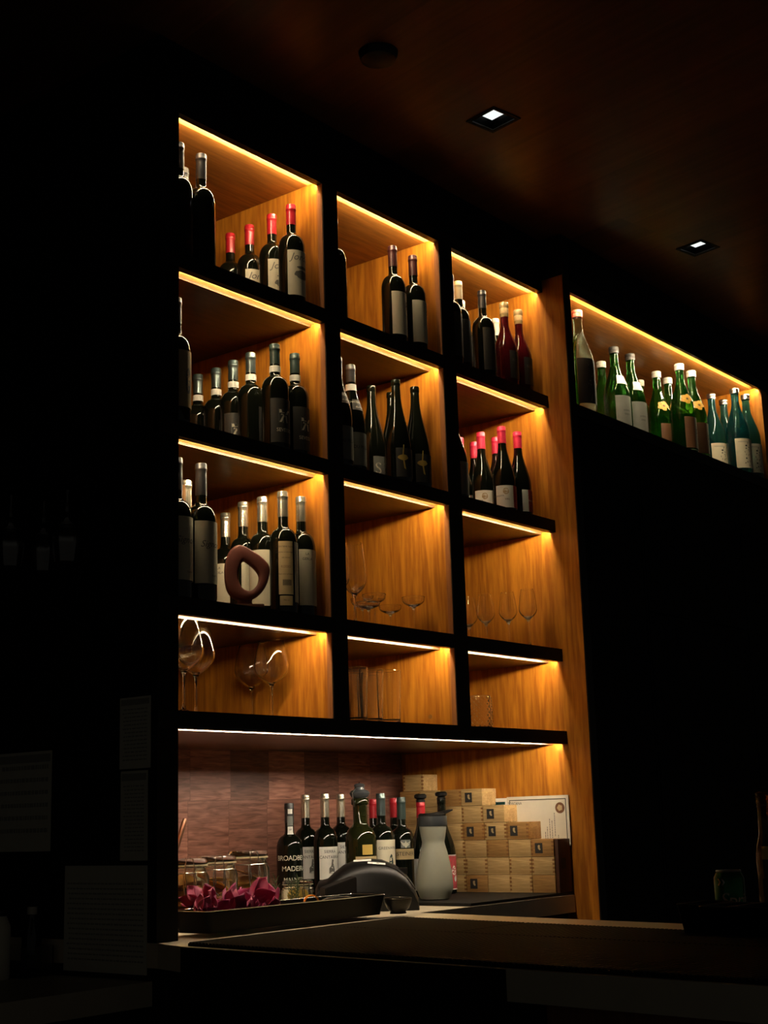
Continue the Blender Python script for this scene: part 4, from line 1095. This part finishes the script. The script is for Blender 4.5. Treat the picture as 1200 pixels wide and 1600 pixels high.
for k, (x, y, z) in enumerate([(0.12, 0.03, 0.03), (0.20, 0.05, 0.032), (0.28, 0.03, 0.03), (0.33, 0.06, 0.03)]):
    blossom((x, y, ZC + z), 1.3, (R_.uniform(-0.3, 0.3), R_.uniform(-0.3, 0.3), R_.uniform(0, 6.2)), 'purple orchid blossom buried low in the pile, %s from the left' % ('first', 'second', 'third', 'fourth')[k], 20 + k)
# limes, rosemary, peels
for k, (x, y) in enumerate([(0.335, 0.135), (0.375, 0.150), (0.300, 0.140)]):
    bm = bmesh.new(); bmesh.ops.create_icosphere(bm, subdivisions=3, radius=0.024); bmesh.ops.scale(bm, vec=(1.15, 1, 1), verts=bm.verts)
    o = link_mesh('lime', finish(bm), None, 'lime'); o.location = (x, y, ZC + 0.0245); o.rotation_euler = (0, 0, k)
    tag(o, 'green lime behind the orchids, %s' % ('middle one', 'right one', 'left one')[k], 'lime', 'limes behind the orchids')
for k in range(9):
    R_ = random.Random(40 + k)
    x, y = 0.415 + 0.020 * k, 0.128 + 0.012 * (k % 3)
    bm = bmesh.new()
    top_ = Vector((R_.uniform(-.03, .04), R_.uniform(-.01, .03), 0.105 + R_.uniform(-.02, .02)))
    tube(bm, [(0, 0, 0), top_ * .5 + Vector((0.004, 0, 0)), top_], [0.0014, 0.0012, 0.0007], 5)
    for i in range(26):
        u = 0.15 + 0.85 * i / 26
        p0 = top_ * u; a = i * 2.4
        d = Vector((math.cos(a), math.sin(a), 0.9)).normalized() * 0.017
        tube(bm, [p0, p0 + d * .5, p0 + d + Vector((0, 0, 0.002))], [0.0009, 0.0010, 0.0003], 4)
    o = link_mesh('rosemary_sprig', finish(bm), None, 'rosemary'); o.location = (x, y, ZC + 0.0015)
    tag(o, 'upright rosemary sprig behind the tray, %s from the left' % cnames[k] if k < 8 else 'upright rosemary sprig behind the tray, nearest the small jar', 'herb', 'rosemary sprigs')
def peel(loc, r, arc, wdt, rot, lb, m='orange peel'):
    bm = bmesh.new(); rows = []
    for i in range(15):
        a = arc * (i / 14 - .5)
        ww = wdt * (0.35 + 0.65 * math.sin(PI * (i + .7) / 15.4))
        rows.append([bm.verts.new((rr * math.sin(a), v * ww / 2, rr * math.cos(a) - r + 0.001)) for rr, v in ((r, -1), (r, 1), (r - 0.003, 1), (r - 0.003, -1))])
    for A, B in zip(rows, rows[1:]):
        for k in range(4): bm.faces.new((A[k], A[(k + 1) % 4], B[(k + 1) % 4], B[k]))
    bm.faces.new(rows[0]); bm.faces.new(rows[-1][::-1])
    o = link_mesh('citrus_peel', finish(bm), None, m); o.location = loc; o.rotation_euler = rot
    tag(o, lb, 'citrus peel')
peel((0.520, 0.046, ZC + 0.072), 0.020, 3.6, 0.022, (0, 0, -0.7), 'curled bright orange peel standing up at the middle of the tray')
for k, (x, y) in enumerate([(0.375, 0.030), (0.410, 0.050), (0.445, 0.028), (0.480, 0.055), (0.430, 0.070), (0.475, 0.010)]):
    bm = bmesh.new(); disc(bm, (0, 0, 0), 0.021, 0.005, Matrix.Rotation(0.18, 4, 'Y'), seg=24)
    o = link_mesh('lemon_wheel', finish(bm), None, 'lemon'); o.location = (x, y, ZC + 0.040 + 0.004 * (k % 3)); o.rotation_euler = (0, 0, k)
    tag(o, 'lemon wheel lying in the tray right of the orchids, %s' % ('leftmost', 'second from the left', 'third from the left', 'fourth from the left', 'at the back', 'rightmost at the front')[k], 'lemon slice', 'lemon wheels in the tray')
# a tray insert the slices lie on
# steel tongs in the right half of the tray
t = empty('bar_tongs', (0.62, 0.05, ZC + 0.056), 0.2, 'steel bar tongs resting on the right half of the garnish tray', 'tongs')
for s in (-1, 1):
    bm = bmesh.new(); tube(bm, [(-0.06, s * 0.004, 0.0), (-0.02, s * 0.012, 0.003), (0.04, s * 0.014, 0.003), (0.08, s * 0.005, 0)], [0.002, 0.003, 0.003, 0.002], 8)
    part('arm', finish(bm), 'steel', t)

# spoon glass at the left edge
t = empty('mixing_glass', (0.085, 0.165, ZC + 0.0003), 0, 'patterned mixing glass at the far left edge of the counter beside the post', 'glass')
def cut2(r, z, a): return 0.0012 * abs(math.sin(10 * a + z * 130)) * (1 if r > 0.03 else 0)
part('glass_body', lathe([(0, 0), (0.034, 0)] + [(0.036 + 0.004 * k / 20, 0.004 + 0.122 * k / 20) for k in range(21)] + [(0.0385, 0.128), (0.0365, 0.126), (0.033, 0.012), (0, 0.010)], 80, rmod=cut2), 'clear glass', t)
ms = empty('muddler', (0.078, 0.160, ZC + 0.014), 0, 'brown copper toned muddler leaning out of the mixing glass', 'muddler')
bm = bmesh.new()
d = Vector((0.128, 0.020, 0.262))
tube(bm, [Vector((-0.012, 0, 0.0)) + d * u for u in (0, 0.35, 0.36, 0.6, 0.61, 0.9, 0.97, 1.0)], [0.0075, 0.0065, 0.0055, 0.0048, 0.0058, 0.0066, 0.0072, 0.0050], 14)
part('rod', finish(bm), 'copper', ms)
ds = empty('bar_spoon', (0.060, 0.185, ZC + 0.014), 0, 'dark bar spoon handle beside the black post above the mixing glass', 'spoon')
bm = bmesh.new(); tube(bm, [(0, 0, 0), (0.004, 0, 0.15), (0.010, 0.002, 0.235), (0.011, 0.002, 0.262)], [0.003, 0.003, 0.0055, 0.005], 10)
part('handle', finish(bm), 'dark box wood', ds)

# small black bowl near the end of the tray
t = empty('black_bowl', (0.772, -0.045, ZC + 0.0095), 0, 'small shiny black footed bowl between the tray and the carafe', 'bowl')
part('bowl', lathe([(0, 0.004), (0.014, 0.004), (0.020, 0.0), (0.023, 0.0), (0.021, 0.006), (0.030, 0.014), (0.036, 0.028), (0.038, 0.040), (0.0365, 0.0405), (0.034, 0.028), (0.026, 0.015), (0, 0.010)], 40), 'black plastic', t)
bm = bmesh.new(); tube(bm, [(0.0373 * math.cos(a * PI / 20), 0.0373 * math.sin(a * PI / 20), 0.0405) for a in range(41)], 0.0008, 6, caps=False)
part('rim', finish(bm), 'steel', t)

# ================================================================= garnish caddy, can and bottle at the right
def cadx(y): return 0.42 + 0.12 * (y + 1.04)
t = empty('garnish_caddy', (0.42, -1.04, ZC + 0.0095), 0, 'black garnish caddy of slanted containers at the right end of the bar', 'caddy')
ang = math.atan(0.12)
t.rotation_euler = (0, 0, -ang)
yy = 0.0
for k, (wd, dx, hh) in enumerate(((0.075, 0.03, 0.058), (0.070, 0.0, 0.056), (0.10, 0.0, 0.057), (0.16, 0.0, 0.057), (0.16, 0.0, 0.057))):
    bm = bmesh.new()
    lv = [rr_(dx + .010, 0.135, yy - wd + .010, yy - .010, 0.0, .008), rr_(dx, 0.15, yy - wd + .001, yy - .001, hh, .010), rr_(dx + .003, 0.147, yy - wd + .004, yy - .004, hh, .008), rr_(dx + .013, 0.132, yy - wd + .013, yy - .013, 0.003, .006)]
    rg = [[bm.verts.new(p) for p in l] for l in lv]
    for A, B in zip(rg, rg[1:]):
        for i in range(20): bm.faces.new((A[i], A[(i + 1) % 20], B[(i + 1) % 20], B[i]))
    bm.faces.new(rg[0][::-1]); bm.faces.new(rg[-1])
    c_ = part('container', finish(bm), 'dark steel', t)
    bm = bmesh.new(); rim = rr_(dx, 0.15, yy - wd + .001, yy - .001, hh, .010); tube(bm, rim + rim[:1], 0.0011, 6, caps=False)
    part('rim', finish(bm), 'steel', c_)
    yy -= wd
t = empty('soda_can', (0.635, -1.085, ZC + 0.0095), 0, 'green soda can standing behind the garnish caddy', 'can')
part('can_body', lathe([(0, 0.003), (0.024, 0.003), (0.026, 0.0), (0.033, 0.010), (0.033, 0.103), (0.027, 0.115)], 48), 'can green', t)
part('can_top', lathe([(0.027, 0.115), (0.028, 0.117), (0.027, 0.120), (0.025, 0.120), (0.024, 0.116), (0, 0.116)], 48), 'can silver', t)
o = part('pull_tab', boxmesh(-0.012, 0.008, -0.006, 0.006, 0.1168, 0.1185, bev=0.0008), 'can silver', t)
part('lettering', wrap(text_mesh('Sprite', 0.042, 0.2, 0.9), 0.0335, 0.056, -118 * DEG), 'cream ink', t)
part('printed_chevrons', wrap((lambda: (lambda bm: ([bm.faces.new([bm.verts.new((x + dx, z, 0)) for x, z in ((0, 0), (0.004, 0), (0.009, 0.007), (0.004, 0.014), (0, 0.014), (0.005, 0.007))]) for dx in (-0.022, -0.012)], (lambda me: (bm.to_mesh(me), me)[1])(bpy.data.meshes.new('m')))[1])(bmesh.new()))(), 0.0334, 0.088, -165 * DEG), 'can silver', t)
t = empty('soda_bottle', (0.712, -1.145, ZC + 0.0095), 0, 'slim amber bottle with ridged neck behind the garnish caddy at the right edge', 'bottle')
sp_ = [(0, 0), (0.022, 0), (0.0245, 0.004), (0.0245, 0.06), (0.0235, 0.10), (0.0250, 0.135), (0.022, 0.165), (0.0145, 0.195), (0.0130, 0.250)]
part('glass_body', lathe(sp_ + [(0.0150, 0.254), (0.0135, 0.259), (0.0155, 0.264), (0.0135, 0.269), (0.0160, 0.274), (0.0140, 0.279), (0.0160, 0.285), (0.0120, 0.288), (0, 0.288)], 40), 'amber glass', t)
part('label', patch(lambda z: rad_at(sp_, z) + 0.0004, 0.02, 0.098, -190 * DEG, -60 * DEG, nz=3), 'brown label', t)
part('label', patch(lambda z: rad_at(sp_, z) + 0.0004, 0.140, 0.168, -185 * DEG, -80 * DEG, nz=3), 'gold print', t)

# ================================================================= left: papers on the black side panel and things on the service counter
def sheet(name, y0, y1, z0, z1, lb, cat, n=16, cols_=1, head=True, seed=0):
    t = empty(name, (-0.0675, (y0 + y1) / 2, z0), 0, lb, cat)
    yc = (y0 + y1) / 2
    part('sheet', boxmesh(-0.0015, 0, y0 - yc, y1 - yc, 0, z1 - z0), 'dim paper', t)
    bm = bmesh.new(); R_ = random.Random(seed)
    hgt = z1 - z0; w_ = y1 - y0
    for i in range(n):
        z = hgt * 0.82 - i * hgt * 0.76 / n
        y = -w_ / 2 + 0.012
        while y < w_ / 2 - 0.016:
            l = R_.uniform(0.004, 0.014); l = min(l, w_ / 2 - 0.010 - y)
            box(bm, -0.0021, -0.0015, y, y + l, z, z + hgt * 0.25 / n); y += l + 0.003
    if head: box(bm, -0.0021, -0.0015, -w_ / 2 + 0.004, w_ / 2 - 0.004, hgt * 0.89, hgt * 0.97)
    part('printed_lines', finish(bm, smooth=False), 'faded ink', t)
sheet('schedule_sheet', 0.022, 0.130, 1.308, 1.477, 'narrow printed sheet on the black side panel, upper of the two narrow ones', 'paper', 14, seed=1)
sheet('schedule_sheet', 0.031, 0.125, 1.096, 1.303, 'narrow printed sheet on the black side panel, lower of the two narrow ones', 'paper', 18, seed=2)
sheet('notice_board', 0.031, 0.325, 0.841, 1.085, 'large pale printed sheet standing on the grey service counter against the black side panel', 'paper', 16, head=False, seed=3)
sheet('wall_poster', 0.384, 0.60, 1.12, 1.367, 'faint poster at the left edge of the picture on the black side panel', 'poster', 6, head=True, seed=4)
t = empty('acrylic_stand', (-0.118, 0.40, 0.8293), 0, 'low clear acrylic box on the grey service counter, holding a slim bottle', 'box')
bm = bmesh.new(); box(bm, -0.045, 0.035, -0.055, 0.055, 0, 0.005)
box(bm, -0.045, -0.0425, -0.055, 0.055, 0.005, 0.07); box(bm, 0.0325, 0.035, -0.055, 0.055, 0.005, 0.07); box(bm, -0.0425, 0.0325, -0.055, -0.0525, 0.005, 0.07); box(bm, -0.0425, 0.0325, 0.0525, 0.055, 0.005, 0.07)
part('tray_walls', finish(bm, smooth=False), 'clear glass', t)
t = empty('slim_bottle', (-0.118, 0.385, 0.8348), 0, 'slim dark bottle with pale cap in the clear box on the service counter', 'bottle')
part('glass_body', lathe([(0, 0), (0.022, 0), (0.024, 0.004), (0.024, 0.09), (0.012, 0.125), (0.011, 0.150), (0, 0.150)], 36), 'bottle glass', t)
part('cap', lathe([(0.0112, 0.138), (0.0125, 0.139), (0.0125, 0.156), (0, 0.157)], 24), 'white cap', t)
t = empty('canister', (-0.205, 0.405, 0.8293), 0, 'pale canister cut by the left edge of the picture on the service counter', 'canister')
part('body', lathe([(0, 0), (0.030, 0), (0.032, 0.003), (0.032, 0.12), (0.022, 0.145), (0, 0.147)], 36), 'dim paper', t)
part('lid', lathe([(0.0225, 0.1455), (0.0225, 0.158), (0, 0.160)], 30), 'black plastic', t)
# hanging glasses on a rack
t = empty('glass_rack', (-0.22, 0.25, 1.99), 0, 'dark rack on the black side panel from which glasses hang, far left', 'rack')
bm = bmesh.new()
for y in (-0.07, 0.07): box(bm, -0.20, 0.151, y - 0.006, y + 0.006, -0.006, 0.0)
box(bm, 0.145, 0.152, -0.09, 0.09, -0.02, 0.03)
part('rails', finish(bm, smooth=False), 'dark steel', t)
for k, (x, y) in enumerate([(-0.16, 0.32), (-0.26, 0.32), (-0.20, 0.18)]):
    o = single(stem_glass((x, y, 1.992 - 0.0), 0.19, 0.036, 0.028, 0.034, 0.085, 'upside down stemmed glass hanging from the dark rack, %s' % ('right one of the back pair', 'left one of the back pair', 'front one')[k], 'hanging glasses'))
    o.rotation_euler = (PI, 0, 0)

# ================================================================= ceiling fittings
for k, (x, y) in enumerate(DL):
    t = empty('downlight', (x, y, CEIL), CR, 'square recessed ceiling downlight with a small lit tile, %s' % ('nearer one, centre of the ceiling', 'farther one at the right')[k], 'light', 'square downlights')
    bm = bmesh.new()
    o_, i_ = 0.0575, hs - 0.0005
    for a in ((-o_, o_, -o_, -i_), (-o_, o_, i_, o_), (-o_, -i_, -i_, i_), (i_, o_, -i_, i_)): box(bm, a[0], a[1], a[2], a[3], -0.003, -0.0003)
    part('frame', finish(bm, smooth=False), 'dark steel', t)
    bm = bmesh.new(); h = hs - 0.001
    lo = [bm.verts.new((sx * h, sy * h, 0.0)) for sx, sy in ((-1, -1), (1, -1), (1, 1), (-1, 1))]
    hi = [bm.verts.new((sx * h * .62, sy * h * .62, 0.040)) for sx, sy in ((-1, -1), (1, -1), (1, 1), (-1, 1))]
    for i in range(4): bm.faces.new((lo[i], lo[(i + 1) % 4], hi[(i + 1) % 4], hi[i]))
    bm.faces.new(hi[::-1])
    part('recess', finish(bm, smooth=False), 'dark steel', t)
    part('lit_tile', boxmesh(-0.020, 0.020, -0.024, 0.024, 0.014, 0.022), 'downlight', t)
bm = bmesh.new()
lathe([(0, -0.030), (0.030, -0.030), (0.047, -0.022), (0.052, -0.010), (0.054, -0.0004), (0, -0.0004)], 40, bm=bm)
o = link_mesh('smoke_detector', finish(bm), None, 'black plastic'); o.location = (0.383, -0.371, CEIL)
tag(o, 'round dark smoke detector on the wooden ceiling', 'smoke detector')
bpy.context.view_layer.update()
